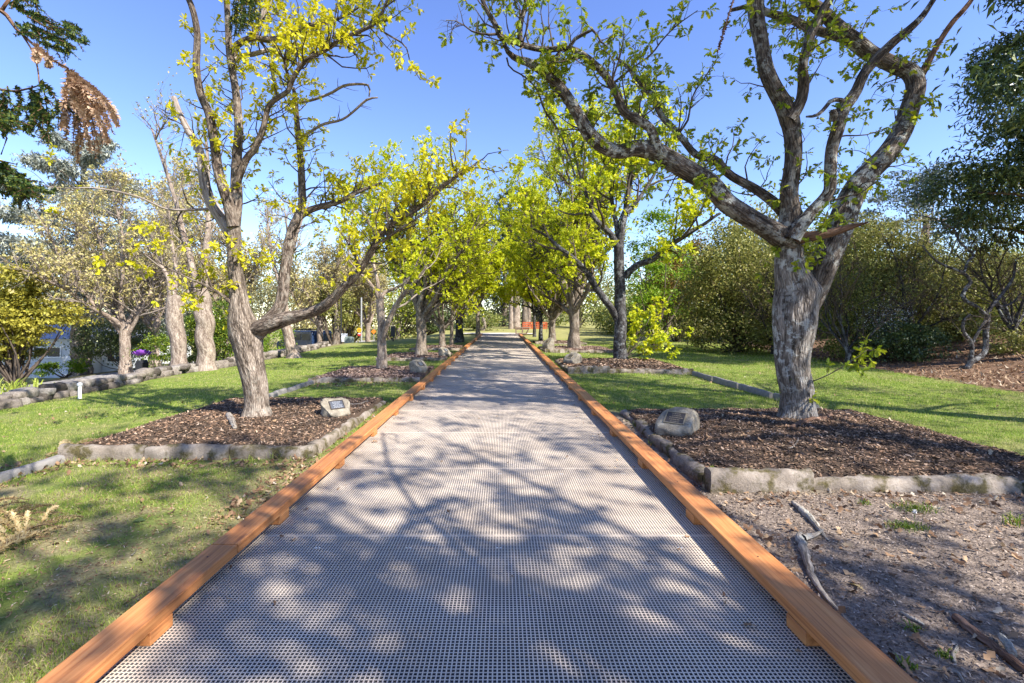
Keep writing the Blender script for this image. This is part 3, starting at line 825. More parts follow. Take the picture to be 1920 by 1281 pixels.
# ---- left oak
dA = 6.9
TA = Tree('oak_tree', 'large multi-stemmed oak with sparse yellow spring leaves in the near bed left of the walkway', (-3.59, dA, zfA(-3.59, dA)), 'bark_left', 'leaf_yellow', 'tree', 'oaks lining the walkway', 11, 'oak', .072, 8)
pts, rad = trace([(483, 792, 62), (482, 765, 55), (481, 740, 53), (474, 700, 55), (466, 660, 61), (461, 632, 70), (455, 605, 64), (450, 575, 48), (445, 540, 38), (440, 480, 32), (437, 425, 33)], dA)
pts, rad = flare(pts, rad, zfA(-3.59, dA), 1.2)
TA.stem(pts, rad * .87, 'trunk', mat='lit_trunk_left', k=40, rough=.045, N=110, bulges=[(P(440, 630, 6.85), .09, .03), (P(478, 640, 6.7), .08, .025), (P(455, 600, 6.75), .08, .03), (P(492, 640, 6.8), .1, .03), (P(462, 780, 6.8), .1, .03), (P(505, 782, 6.8), .1, .03)])
A = {}
def la(name, lst, d0, d1, k=12, rough=.06, mat=None):
    p, r = trace(lst, d0, d1); r = r * (.84 if name in ('stem2', 'dark', 'pale', 'darkright') else 1)
    A[name] = TA.stem(p, r, 'limb', k=k, rough=rough, mat=mat)
la('low', [(470, 622, 30), (495, 612, 36), (530, 601, 30), (562, 592, 23), (600, 578, 21), (622, 562, 19), (640, 543, 17), (662, 522, 15), (680, 500, 12), (692, 478, 13), (702, 462, 13), (712, 440, 13), (740, 415, 12), (790, 386, 10), (820, 357, 9), (850, 335, 7), (892, 308, 4)], 6.9, 6.2, 16)
la('stem2', [(478, 632, 38), (505, 600, 34), (527, 568, 29), (533, 520, 26), (538, 480, 24), (548, 430, 21), (562, 400, 20), (567, 375, 18), (565, 330, 17), (562, 281, 15), (557, 230, 13), (554, 187, 11), (550, 165, 8)], 6.9, 7.5, 14)
la('right', [(563, 405, 15), (581, 394, 14), (606, 386, 12), (637, 378, 11), (657, 367, 10), (675, 358, 9), (715, 344, 5)], 7.3, 7.6, 10)
la('dark', [(437, 425, 30), (428, 385, 27), (418, 350, 26), (407, 312, 25), (402, 265, 23), (394, 219, 22), (384, 195, 21), (375, 172, 20), (369, 125, 18), (369, 62, 17), (362, 20, 16), (350, -12, 15), (338, -60, 12)], 6.85, 6.3, 16)
la('pale', [(438, 430, 32), (442, 380, 30), (443, 335, 26), (446, 280, 23), (448, 235, 21), (441, 170, 19), (434, 130, 18), (430, 90, 17), (427, 30, 15), (424, -15, 14), (420, -80, 11)], 6.95, 7.2, 16)
la('arch', [(437, 108, 14), (444, 85, 15), (460, 76, 14), (475, 72, 13), (506, 75, 13), (534, 68, 12), (566, 52, 11), (588, 46, 10), (620, 40, 7), (650, 28, 5), (682, 8, 3)], 7.15, 6.9, 10)
la('white', [(440, 112, 10), (452, 105, 10), (475, 102, 11), (502, 94, 10), (531, 88, 8), (548, 93, 6), (572, 101, 4)], 7.15, 7.5, 9, .05, 'bark_dead')
la('darkright', [(443, 345, 20), (452, 320, 19), (464, 295, 17), (476, 283, 17), (489, 255, 15), (495, 235, 14), (503, 200, 13), (522, 183, 13), (541, 170, 12), (541, 144, 8), (533, 119, 7), (540, 97, 6), (552, 80, 3)], 6.95, 6.5, 12)
la('sweep', [(541, 170, 9), (552, 142, 10), (566, 122, 9), (581, 109, 9), (612, 94, 8), (632, 80, 8), (650, 69, 8), (680, 56, 8), (703, 44, 7), (716, 25, 6), (725, 2, 5), (735, -30, 4)], 6.5, 6.1, 10)
la('upper', [(478, 72, 12), (484, 48, 12), (495, 25, 12), (506, 2, 11), (516, -30, 9)], 7.1, 7.3, 9, .05, 'bark_dead')
la('dead', [(560, 192, 5), (585, 188, 6), (620, 175, 6), (648, 160, 6), (690, 160, 5), (692, 181, 3)], 7.4, 7.2, 7, .05, 'bark_dead')
la('dead2', [(564, 258, 7), (585, 245, 6), (606, 233, 6), (640, 225, 5), (662, 210, 5), (688, 187, 5), (708, 183, 3)], 7.4, 7.0, 7, .05, 'bark_dead')
la('stub', [(434, 440, 26), (418, 415, 24), (398, 384, 23), (384, 344, 21), (378, 300, 19), (369, 269, 16), (353, 245, 15), (338, 215, 12), (330, 195, 13), (326, 184, 13)], 6.95, 7.3, 12, .07, 'bark_dead')
la('bare', [(398, 392, 7), (350, 394, 6), (312, 392, 5), (280, 378, 5), (245, 365, 4.5), (180, 353, 4), (110, 353, 3), (72, 344, 2)], 7.1, 6.6, 6, .04, 'bark_dead')
la('droop', [(703, 44, 5), (722, 62, 4), (745, 75, 3.5), (762, 90, 3), (770, 120, 2), (788, 150, 1.5)], 6.1, 5.9, 5, .03)
la('lowtwig', [(450, 590, 10), (425, 560, 7), (395, 540, 5), (350, 520, 4), (310, 500, 3), (262, 470, 2)], 6.85, 6.5, 6, .04)
la('sprig', [(700, 465, 7), (735, 440, 5), (765, 420, 4), (800, 395, 3), (835, 345, 3), (868, 318, 2)], 6.4, 6.0, 6, .03)
S = TA.shoot
S(*A['pale'], 34, (.25, .75), (.05, .95), .05, 1.0, 2, 3, .95)
S(*A['dark'], 16, (.2, .55), (.1, .8), .05, 1.0, 2, 2, .8)
S(*A['arch'], 26, (.3, .75), (.2, 1), .12, .9, 2, 3, 1)
S(*A['white'], 12, (.25, .6), (.2, 1), .1, .9, 2, 2, 1)
S(*A['sweep'], 38, (.3, .9), (.1, 1), .10, .9, 2, 3, .95)
S(*A['darkright'], 24, (.25, .8), (.3, 1), .08, 1, 2, 3, .95)
S(*A['stem2'], 30, (.3, .9), (.25, 1), .05, 1, 2, 3, .9)
S(*A['right'], 18, (.3, .9), (.1, 1), .15, .9, 2, 3, .9)
S(*A['low'], 44, (.3, 1.1), (.35, 1), .12, .9, 2, 3, .9)
S(*A['sprig'], 12, (.2, .6), (.2, 1), .1, .9, 2, 2, .9)
S(*A['stub'], 16, (.3, .8), (.1, .85), .05, 1, 2, 2, .8)
S(*A['bare'], 12, (.3, .9), (.1, 1), .05, .9, 2, 2, .25)
S(*A['lowtwig'], 16, (.3, .8), (.2, 1), .03, .9, 2, 3, 1)
S(*A['droop'], 12, (.12, .35), (.1, 1), -.02, .9, 1, 2, 1)
S(*A['dead'], 5, (.15, .4), (.3, 1), .0, .9, 1, 2, 0)
S(*A['dead2'], 5, (.15, .4), (.3, 1), .0, .9, 1, 2, 0)
S(*A['upper'], 12, (.3, .7), (.2, 1), .1, 1, 2, 3, 1)
C0 = TA.limbs[0]
S(*C0, 16, (.2, .55), (.45, 1), .05, 1, 2, 2, .9)
for lst, d0, d1 in [([(338, -60, 14), (325, -140, 11), (300, -240, 8), (290, -340, 4)], 6.3, 5.8), ([(420, -80, 11), (412, -170, 9), (435, -290, 6), (440, -390, 3)], 7.2, 7.3), ([(516, -30, 9), (540, -120, 7), (590, -220, 5), (620, -300, 3)], 7.3, 7.0), ([(735, -30, 4), (760, -100, 4), (770, -180, 2)], 6.1, 6.0)]:
    p, q = trace(lst, d0, d1); cc = TA.stem(p, q, 'limb', k=8, rough=.05)
    S(*cc, 16, (.4, 1.2), (.05, 1), .1, 1, 3, 3, .9)
TA.done(4)

# ---- right oak
dB = 6.75
bx = float(P(1493, 790, dB)[0])
TB = Tree('oak_tree', 'big gnarled lichen-grey oak with thick twisting limbs in the near bed right of the walkway', (bx, dB, zfB(bx, dB)), 'bark_right', 'leaf_green', 'tree', 'oaks lining the walkway', 12, 'oak', .08, 7)
pts, rad = trace([(1493, 798, 84), (1493, 775, 78), (1492, 750, 74), (1490, 720, 72), (1487, 685, 72), (1486, 650, 78), (1490, 610, 92), (1492, 575, 96), (1492, 545, 92), (1485, 515, 74), (1480, 480, 62), (1481, 445, 62), (1483, 418, 60)], dB)
pts, rad = flare(pts, rad, zfB(bx, dB), 1.12)
TB.stem(pts, rad * .92, 'trunk', mat='lit_trunk_right', k=48, rough=.05, N=130, bulges=[(P(1442, 562, 6.6), .10, .075), (P(1450, 535, 6.6), .09, .035), (P(1544, 545, 6.6), .10, .075), (P(1450, 605, 6.6), .08, .05), (P(1478, 590, 6.45), .09, .03), (P(1520, 600, 6.5), .10, .03),
    (P(1465, 780, 6.6), .12, .05), (P(1520, 785, 6.6), .13, .05), (P(1495, 790, 6.4), .1, .035)])
B = {}
def lb(name, lst, d0, d1, k=14, rough=.065, mat=None):
    p, r = trace(lst, d0, d1); r = r * .93
    B[name] = TB.stem(p, r, 'limb', k=k, rough=rough, mat=mat)
lb('east', [(1500, 600, 50), (1520, 560, 56), (1540, 510, 60), (1558, 462, 62), (1575, 420, 60), (1597, 372, 56), (1622, 330, 52), (1660, 290, 50), (1690, 250, 48), (1705, 205, 47), (1716, 160, 46), (1707, 134, 44), (1685, 124, 40), (1660, 113, 38), (1630, 100, 38), (1602, 78, 38), (1572, 52, 34), (1545, 25, 30), (1512, 0, 28), (1480, -40, 24)], 6.8, 7.3, 22)
lb('westfork', [(1610, 90, 22), (1585, 74, 23), (1560, 66, 24), (1520, 53, 22), (1500, 44, 20), (1476, 34, 19), (1440, 24, 17), (1410, 12, 12), (1370, 20, 8)], 7.15, 7.5, 12)
lb('spire', [(1722, 150, 20), (1735, 128, 18), (1740, 118, 16), (1757, 84, 14), (1782, 47, 15), (1807, 19, 14), (1824, -4, 12), (1850, -50, 10)], 7.1, 7.0, 10, .09, 'bark_brown')
lb('centre', [(1483, 425, 56), (1481, 395, 44), (1479, 370, 40), (1486, 312, 37), (1486, 250, 38), (1481, 222, 44), (1468, 196, 40), (1454, 172, 36), (1439, 134, 34), (1429, 94, 32), (1421, 47, 34), (1416, 0, 38), (1408, -50, 34)], 6.7, 6.4, 20)
lb('fork', [(1480, 225, 30), (1494, 206, 26), (1504, 185, 25), (1507, 156, 26), (1504, 125, 22), (1511, 94, 22), (1523, 56, 24), (1539, 25, 23), (1555, 0, 20), (1572, -40, 16)], 6.5, 6.2, 14)
lb('twist', [(1486, 450, 34), (1500, 425, 34), (1523, 398, 31), (1545, 375, 29), (1557, 355, 28), (1557, 328, 28), (1559, 281, 28), (1574, 236, 30), (1582, 203, 30), (1603, 175, 26), (1620, 140, 24), (1645, 109, 26), (1673, 81, 24), (1701, 59, 21), (1729, 31, 17), (1749, 0, 12), (1765, -35, 9)], 6.5, 6.2, 16, .075, 'bark_right')
lb('stublet', [(1585, 192, 12), (1572, 187, 11), (1557, 190, 11), (1545, 205, 10), (1530, 217, 9), (1512, 219, 5)], 6.35, 6.1, 8)
lb('main', [(1484, 452, 60), (1465, 444, 54), (1449, 436, 48), (1419, 418, 44), (1390, 398, 42), (1360, 378, 42), (1330, 345, 42), (1304, 328, 43), (1257, 299, 42), (1222, 283, 42), (1189, 278, 34), (1160, 285, 29), (1132, 275, 30), (1105, 252, 29), (1089, 225, 25), (1070, 194, 24), (1051, 166, 23), (1026, 140, 21), (995, 119, 19), (972, 112, 15), (955, 101, 11), (947, 86, 8), (940, 70, 6)], 6.7, 6.0, 22)
lb('second', [(1240, 288, 24), (1229, 268, 22), (1219, 240, 20), (1195, 225, 20), (1170, 210, 18), (1157, 175, 18), (1139, 147, 17), (1120, 125, 15), (1089, 100, 14), (1064, 91, 12), (1023, 94, 12), (989, 87, 12), (962, 77, 12), (939, 69, 13), (929, 47, 12), (914, 22, 10), (904, 0, 9), (892, -35, 7)], 6.35, 5.7, 14)
lb('third', [(1480, 410, 30), (1450, 380, 24), (1414, 353, 21), (1370, 328, 19), (1340, 300, 20), (1304, 290, 15), (1280, 262, 14), (1262, 240, 14), (1242, 219, 13), (1223, 184, 12), (1201, 156, 11), (1179, 128, 9), (1155, 107, 4)], 6.8, 7.4, 12)
lb('snag', [(1490, 448, 30), (1515, 444, 26), (1550, 439, 21), (1591, 427, 15), (1628, 417, 4)], 6.6, 6.1, 12, .08, 'bark_brown')
lb('up1', [(976, 80, 13), (974, 60, 13), (977, 38, 12), (985, 14, 11), (987, -5, 11), (992, -40, 8)], 5.9, 6.0, 8)
lb('curl', [(1068, 88, 9), (1075, 76, 9), (1087, 68, 8), (1112, 56, 7), (1121, 68, 5), (1128, 80, 4), (1138, 86, 3)], 5.9, 5.7, 7)
lb('bareA', [(932, 64, 6), (915, 65, 5), (895, 62, 4), (879, 56, 3), (861, 41, 2.5), (836, 38, 2)], 5.75, 5.5, 6, .03)
lb('thinA', [(1273, 250, 6), (1290, 225, 5), (1295, 194, 4), (1303, 172, 4), (1314, 156, 3.5), (1332, 130, 2.5), (1345, 115, 1.5)], 6.9, 6.5, 5, .03)
lb('thinB', [(1150, 156, 5), (1189, 125, 4), (1220, 103, 4), (1242, 75, 3.5), (1270, 47, 3), (1308, 20, 2)], 6.1, 5.7, 5, .03)
lb('dropB', [(950, 108, 4), (957, 128, 3.5), (985, 145, 3.5), (1008, 170, 4), (1020, 205, 4), (1040, 235, 4.5), (1052, 255, 4), (1066, 290, 3.5), (1078, 330, 3)], 6.0, 6.6, 6, .03)
lb('knob', [(1560, 228, 16), (1563, 216, 20), (1560, 208, 14)], 6.35, 6.3, 10, .1)
S = TB.shoot
S(*B['main'], 44, (.25, .8), (.15, 1), .08, .9, 2, 3, .9)
S(*B['second'], 36, (.25, .8), (.1, 1), .12, .9, 2, 3, .9)
S(*B['third'], 30, (.3, .9), (.1, 1), .10, .9, 2, 3, .9)
S(*B['centre'], 16, (.25, .7), (.1, 1), .05, 1, 2, 2, .85)
S(*B['fork'], 14, (.25, .7), (.1, 1), .05, 1, 2, 3, .8)
S(*B['twist'], 15, (.25, .8), (.1, .9), .03, 1, 2, 2, .75)
S(*B['east'], 32, (.25, .8), (.15, 1), .03, 1, 2, 3, .85)
S(*B['westfork'], 20, (.3, .7), (.2, 1), .0, 1, 2, 3, .85)
S(*B['up1'], 10, (.2, .6), (.1, 1), .1, 1, 2, 2, .9)
S(*B['curl'], 9, (.15, .4), (.1, 1), .1, 1, 1, 2, 1)
S(*B['bareA'], 10, (.15, .45), (.1, 1), .0, 1, 2, 2, .12)
S(*B['thinA'], 13, (.2, .45), (.3, 1), .1, .7, 1, 2, .9)
S(*B['thinB'], 14, (.2, .5), (.2, 1), .1, .7, 1, 2, .9)
S(*B['dropB'], 14, (.2, .5), (.1, 1), .0, .9, 1, 2, .8)
S(*B['snag'], 5, (.2, .5), (.1, .6), .05, 1, 2, 2, 1)
S(*TB.limbs[0], 9, (.15, .45), (.03, .25), .0, 1.2, 1, 2, 1)
S(*TB.limbs[0], 14, (.2, .6), (.55, 1), .03, 1.2, 2, 2, .9)
# the crown above the picture
for nm, lst, d0, d1 in [('centre', [(1408, -50, 34), (1400, -120, 28), (1380, -220, 20), (1345, -330, 12), (1330, -430, 5)], 6.4, 5.6), ('fork', [(1572, -40, 16), (1600, -120, 12), (1630, -210, 8), (1640, -320, 4)], 6.2, 5.6),
                        ('twist', [(1755, -10, 10), (1780, -90, 8), (1800, -190, 4)], 6.2, 5.8), ('east', [(1480, -40, 24), (1420, -130, 19), (1340, -220, 13), (1260, -320, 5)], 7.3, 8.0),
                        ('eastb', [(1500, -20, 22), (1540, -110, 18), (1600, -220, 12), (1660, -330, 5)], 7.3, 7.8), ('sec', [(892, -35, 8), (880, -90, 6), (900, -160, 4)], 5.7, 5.6), ('centreb', [(1400, -120, 20), (1330, -180, 14), (1230, -260, 9), (1140, -330, 4)], 6.2, 6.0)]:
    p, q = trace(lst, d0, d1); cc = TB.stem(p, q, 'limb', k=8, rough=.05)
    S(*cc, 22, (.5, 1.6), (.05, 1), .1, 1, 3, 3, .9)
# a low leafy sprout leaning out to the right of the trunk
lb('sprout', [(1522, 716, 3), (1555, 702, 2.5), (1592, 680, 2), (1628, 655, 1.5)], 6.6, 6.3, 5, .03)
S(*B['sprout'], 12, (.12, .35), (.2, 1), .02, .9, 1, 2, 1)
TB.done(4)

# ================================================================== AVENUE OAKS
def avenue(label, base, H, Rr, trunk_h, r0, nlimb, seed, bark='bark_mid', leaf='leaf_mid', dens=.8, lsize=.086, lean=(0, 0), name='oak_tree', cat='tree', group='oaks lining the walkway', kind='lobe', ln=8, twig='bark_twig', leafp=.95, trunk=None, limbs=None):
    t = Tree(name, label, base, bark, leaf, cat, group, seed, kind, lsize, ln, twig)
    b = np.array(base, float); r = t.r
    if trunk is None:
        tp = [b + (0, 0, -.1), b + (lean[0] * .3, lean[1] * .3, trunk_h * .35), b + (lean[0] * .7, lean[1] * .7, trunk_h * .7), b + (lean[0], lean[1], trunk_h)]
        trd = [r0 * 1.5, r0 * 1.02, r0 * .98, r0 * 1.05]
        C, rr = t.stem(tp, trd, 'trunk', k=14, rough=.07, N=22)
    else:
        C, rr = t.stem(trunk[0], trunk[1], 'trunk', k=14, rough=.05)
    top = C[-1]
    a0 = r.uniform(0, 6.3)
    src = []
    if limbs: 
        for p, q in limbs: src.append(t.stem(p, q, 'limb', k=8, rough=.05))
    for i in range(nlimb):
        a = a0 + i * 2.399 + r.normal() * .25
        el = R(r.uniform(38, 74)) if i else R(82)
        L = (H - trunk_h) * r.uniform(.75, 1.08) if el > R(55) else Rr * r.uniform(1.0, 1.35)
        d = np.array([math.cos(a) * math.cos(el), math.sin(a) * math.cos(el), math.sin(el)])
        st = C[int(len(C) * r.uniform(.72, .98)) - 1]
        p = t.path(st, d, L, 9, .16, .06)
        src.append(t.stem(p, np.linspace(r0 * r.uniform(.4, .6), r0 * .06, 9), 'limb', k=8, rough=.05, N=18))
    for C2, r2 in src:
        Ln = np.linalg.norm(np.diff(C2, axis=0), axis=1).sum()
        t.shoot(C2, r2, max(3, int(Ln * 3.9 * dens)), (.7, 2.1), (.2, 1), .12, .9, 3, 4, leafp, r0 * .13, .55, .18)
    return t

def base(px, py, zb=None, d=None):
    d = d or (CH - (zb if zb is not None else 0.0)) * F / (py - HY)
    p = P(px, py, d); return (float(p[0]), float(d), float(p[2]))

# second left: slender pale trunk, dark leaning limb
bC = (float(P(717, 693, 13.6)[0]), 13.6, zfC(-3.4, 13.6))
tC = [trace([(716, 696, 24), (716, 660, 18), (716, 620, 17), (714, 585, 16), (712, 562, 14)], 13.6)]
lC = [trace([(718, 640, 10), (724, 612, 11), (738, 582, 11), (750, 562, 9), (772, 535, 6), (800, 500, 3)], 13.5, 12.8),
      trace([(712, 565, 9), (703, 545, 8), (688, 525, 6), (668, 505, 4), (640, 470, 2)], 13.6, 13.0),
      trace([(713, 565, 9), (722, 548, 7), (742, 540, 6), (770, 520, 4), (790, 470, 2)], 13.6, 14.2),
      trace([(712, 565, 8), (708, 530, 7), (700, 490, 5), (705, 440, 3), (700, 390, 2)], 13.6, 13.9)]
t = avenue('slender pale-trunked young oak with a dark leaning limb, second tree on the left', bC, 5, 2.2, 1.5, .13, 0, 21, bark='bark_pale', dens=.55, lsize=.10, leafp=.75, trunk=tC[0], limbs=lC, twig='bark_twig_pale'); t.done(3)
# second right: dark straight trunk with suckers
bD = (float(P(1163, 678, 16.0)[0]), 16.0, zfD(4.0, 16.0))
tD = trace([(1163, 682, 30), (1163, 650, 25), (1163, 600, 23), (1162, 540, 21), (1161, 490, 20), (1160, 462, 19)], 16.0)
lD = [trace([(1157, 598, 14), (1140, 570, 14), (1112, 530, 13), (1095, 505, 12), (1075, 485, 10), (1050, 465, 8), (1020, 440, 5), (990, 425, 3)], 16, 14.6),
      trace([(1170, 520, 14), (1190, 500, 13), (1222, 487, 12), (1250, 465, 10), (1285, 442, 9), (1320, 420, 7), (1350, 400, 5)], 16, 15.2),
      trace([(1160, 468, 15), (1145, 440, 12), (1128, 424, 11), (1110, 400, 9), (1098, 360, 7), (1080, 300, 5), (1068, 250, 3)], 16, 15.6),
      trace([(1161, 468, 16), (1166, 430, 13), (1172, 400, 12), (1180, 350, 10), (1186, 300, 7), (1192, 240, 4), (1196, 190, 2)], 16, 16.3),
      trace([(1162, 462, 12), (1155, 420, 10), (1148, 380, 8), (1140, 330, 6), (1128, 290, 4)], 16, 17.0),
      trace([(1175, 400, 9), (1200, 370, 8), (1225, 330, 6), (1245, 290, 4)], 16, 16.6)]
t = avenue('dark straight-trunked oak with leafy suckers at its foot, second tree on the right', bD, 8, 3, 4, .22, 0, 22, bark='bark_dark', leaf='leaf_mid', dens=.8, lsize=.12, trunk=tD, limbs=lD)
r_ = np.random.default_rng(5)
for q in range(9):
    a = r_.uniform(-1.0, .8); el = r_.uniform(.25, 1.0)
    d_ = np.array([math.cos(a) * math.cos(el), math.sin(a) * math.cos(el) * .8, math.sin(el)])
    p = t.path(np.array(bD) + (.15, -.05, .05), d_, r_.uniform(1.4, 3.4), 7, .12, .03)
    C2, r2 = catmull(p, np.linspace(.018, .006, 7), 10); t.poly(C2, .016)
    t.shoot(C2, r2, 4, (.25, .7), (.3, 1), .02, 1, 2, 3, 1, .008)
t.done(3)

for a in [
    ('broad many-limbed oak full of yellow-green leaf, third tree on the left', base(790, 668, -.03, 18.6), 8.4, 4.0, 1.7, .20, 11, 31, dict(dens=1.05)),
    ('small oak forking low behind the many-limbed one on the left', base(829, 652, d=24.0), 6.5, 3.0, 1.3, .15, 7, 32, dict(dens=1.0)),
    ('thin pale young oak beside the dark ivy-clad trunk far down the left row', base(847, 648, d=26.5), 6.5, 1.6, 2.2, .09, 5, 33, dict(bark='bark_pale', dens=.9)),
    ('thick dark oak near the far end of the left row, canopy over the walkway', base(861, 642, d=29.5), 9.0, 4.4, 2.0, .235, 11, 34, dict(bark='bark_dark', dens=1.1, lsize=.13)),
    ('last pale slender oak of the left row beside the end of the walkway', base(896, 632, d=38.0), 8.5, 4.4, 2.4, .16, 9, 35, dict(dens=1.0, lsize=.15)),
    ('stout forked oak with a broad high crown, third tree on the right', base(1077, 651, d=22.8), 12.0, 3.8, 2.1, .235, 11, 41, dict(dens=1.0)),
    ('stubby oak with a cut-off pale limb, fourth tree on the right', base(1035, 642, d=28.6), 11.0, 3.8, 1.9, .20, 10, 42, dict(dens=1.0, lsize=.125)),
    ('thin young oak just beyond the stubby oak on the right', base(1014, 638, d=31.5), 7.5, 3.2, 2.0, .12, 7, 43, dict(bark='bark_dark', dens=.9, lsize=.15)),
    ('farthest thin oak on the right, in front of the orange barrier', base(1002, 632, d=37.0), 7.0, 2.4, 2.2, .11, 6, 44, dict(bark='bark_dark', dens=.9, lsize=.18)),
]:
    b = a[1]; b = (b[0], b[1], gzf(b[0], b[1]) if b[1] > 25 else max(b[2], gzf(b[0], b[1])))
    t = avenue(a[0], b, *a[2:8], **a[8])
    if 'cut-off' in a[0]:
        c = np.array(b) + (.05, 0, 1.5); t.stem([c, c + (.35, 0, .45), c + (.75, -.05, .85)], [.2, .19, .17], 'limb', k=10, mat='bark_dead')
    t.done(3)
# ================================================================== BACKGROUND TREES AND SHRUBS
def foliage(t, blobs, n, size, kind='quad', clump=.22, flat=.7, shell=.45, droop=.25, stems=None, stem_r=.03):
    """leaf clumps through the volume of ellipsoids (cx,cy,cz,rx,ry,rz,weight)"""
    r = t.r
    wsum = sum(b[6] for b in blobs)
    for (cx, cy, cz, rx, ry, rz, w) in blobs:
        nn = int(n * w / wsum); m = max(6, nn // 90)
        dirs = unit(r.normal(size=(m, 3))); rad = r.uniform(shell, 1.0, (m, 1)) ** .6
        cen = np.array([cx, cy, cz]) + dirs * rad * np.array([rx, ry, rz])
        which = r.integers(0, m, nn)
        sg = clump * np.array([rx, ry, rz * flat]) * r.uniform(.55, 1.3, (m, 1))
        pos = cen[which] + r.normal(size=(nn, 3)) * sg[which]
        v, f = expand_leaves(pos, unit(r.normal(size=(nn, 3)) * .5 + dirs[which]), 1, size, kind, 1.0, droop, r)
        t.extra.append((v, f))
        if stems is not None:
            for q in range(max(2, min(12, m // 6))):
                e = cen[r.integers(0, m)]; s0 = np.array(stems) + r.normal(size=3) * (.12, .12, 0)
                mid = (s0 * .5 + e * .5) + r.normal(size=3) * .12 * rx
                C, rr = catmull([s0, mid, e], [stem_r, stem_r * .6, stem_r * .2], 7)
                t.poly(C, stem_r, .2)

def shrub(label, px, py, d, rpx, rpz, leaf, n, size, kind='quad', name='shrub', cat='shrub', seed=1, group=None, blobs=None, ry=None, twig='bark_twig', stem_r=.03, clump=.22, flat=.7, gb=None, shell=.45, bark='bark_mid'):
    c = P(px, py, d); rx, rz = rpx / F * d, rpz / F * d
    b = (float(c[0]), float(d), gzf(c[0], d) if gb is None else gb)
    t = Tree(name, label, b, bark, leaf, cat, group, seed, kind, size, 5, twig, 'foliage')
    ry = ry or rx
    if blobs is None:
        blobs = [(c[0], d, c[2], rx, ry, rz, 1.0)]
        for q in range(5):
            a = t.r.uniform(0, 6.3); k = t.r.uniform(.35, .6)
            blobs.append((c[0] + math.cos(a) * rx * .65, d + math.sin(a) * ry * .65, c[2] + t.r.uniform(-.5, .6) * rz, rx * k, ry * k, rz * k, .3))
    else:
        blobs = [(float(P(x, y, d + dd)[0]), d + dd, float(P(x, y, d + dd)[2]), a / F * d, max(a, bb) / F * d * .8, bb / F * d, w) for x, y, dd, a, bb, w in blobs]
    foliage(t, blobs, n, size, kind, clump, flat, shell, stems=(b[0], b[1], b[2]), stem_r=stem_r)
    return t

RG = 'shrubs and trees on the bark bank along the right lawn'
t = shrub('tall weeping olive-brown shrub mass behind the big right oak', 1380, 545, 22, 85, 100, 'leaf_olive', 29899, 0.111, 'quad', seed=51, group=RG,
          blobs=[(1370, 500, 0, 62, 70, 1), (1330, 560, .5, 55, 75, 1), (1420, 560, -.5, 60, 90, 1.2), (1440, 470, 1, 60, 60, .8), (1310, 610, 0, 40, 40, .4), (1400, 625, -1, 70, 40, .7)], stem_r=.05); t.done(3)
t = shrub('rust-tinted feathery tree between the second right oak and the olive shrubs', 1270, 530, 31, 60, 80, 'leaf_rust', 9000, .16, seed=52, group=RG, name='tree', cat='tree', stem_r=.06); t.done(3)
t = shrub('bright yellow-green tree behind the second right oak', 1225, 470, 27, 60, 85, 'leaf_fresh', 5500, .15, 'lobe', seed=53, group=RG, name='tree', cat='tree', stem_r=.07, blobs=[(1225, 440, 0, 45, 50, 1), (1200, 520, 0, 55, 45, .8), (1260, 500, 1, 50, 45, .8), (1235, 580, 0, 60, 40, .8)]); t.done(3)
t = shrub('dark shaded thicket low behind the big right oak trunk', 1600, 610, 18.0, 70, 70, 'leaf_bush', 18400, 0.078, 'quad', seed=54, group=RG, blobs=[(1570, 560, 0, 50, 60, 1), (1600, 630, -.3, 60, 50, 1), (1640, 540, .6, 60, 50, .8), (1560, 480, 1, 50, 50, .7)], stem_r=.035); t.done(3)
t = shrub('white-flowering dark green shrub right of the big right oak trunk', 1672, 610, 16.5, 42, 62, 'leaf_white', 3800, .045, seed=55, group=RG, clump=.3); t.done(3)
t = shrub('dark green rounded shrub under the white-flowering one', 1690, 645, 16.2, 62, 42, 'leaf_dark', 10350, 0.072, 'quad', seed=56, group=RG); t.done(3)
t = shrub('olive and yellow thicket behind the bare twisted small tree', 1790, 555, 18.5, 90, 95, 'leaf_olive', 25299, 0.085, 'quad', seed=57, group=RG, blobs=[(1730, 500, .5, 60, 50, 1), (1800, 560, 0, 70, 60, 1.2), (1760, 630, -.5, 60, 50, 1), (1850, 600, 0, 60, 60, 1), (1850, 500, .6, 60, 40, .7)], stem_r=.04); t.done(3)
t = shrub('dense dark shrub at the right edge of the photo behind the bare twisted tree', 1900, 605, 17.0, 75, 90, 'leaf_bush', 14949, 0.078, 'quad', seed=58, group=RG, stem_r=.03); t.done(3)
t = shrub('yellowish young shrub of arching stems at the right edge, low on the bark bank', 1895, 650, 14.5, 38, 36, 'leaf_olive', 2989, 0.065, 'quad', seed=59, group=RG, stem_r=.014, clump=.3); t.done(3)
t = shrub('thin-branched olive tree behind the twist of the big right oak', 1640, 450, 19, 85, 70, 'leaf_olive', 11500, 0.091, 'quad', seed=60, group=RG, name='tree', cat='tree', blobs=[(1590, 450, 0, 60, 50, 1), (1660, 480, 0, 70, 50, 1), (1700, 440, .5, 50, 40, .6)], stem_r=.05); t.done(3)
t = shrub('feathery blue-green gum tree standing far behind the right thicket', 1725, 360, 40, 95, 50, 'leaf_gum', 8049, 0.208, 'quad', seed=61, group=RG, name='gum_tree', cat='tree', blobs=[(1680, 380, 0, 60, 38, 1), (1760, 355, 0, 70, 42, 1.2), (1720, 340, 1, 45, 35, .7), (1800, 420, 0, 80, 35, .8), (1650, 420, 0, 40, 30, .5)], stem_r=.1, flat=.5); t.done(3)
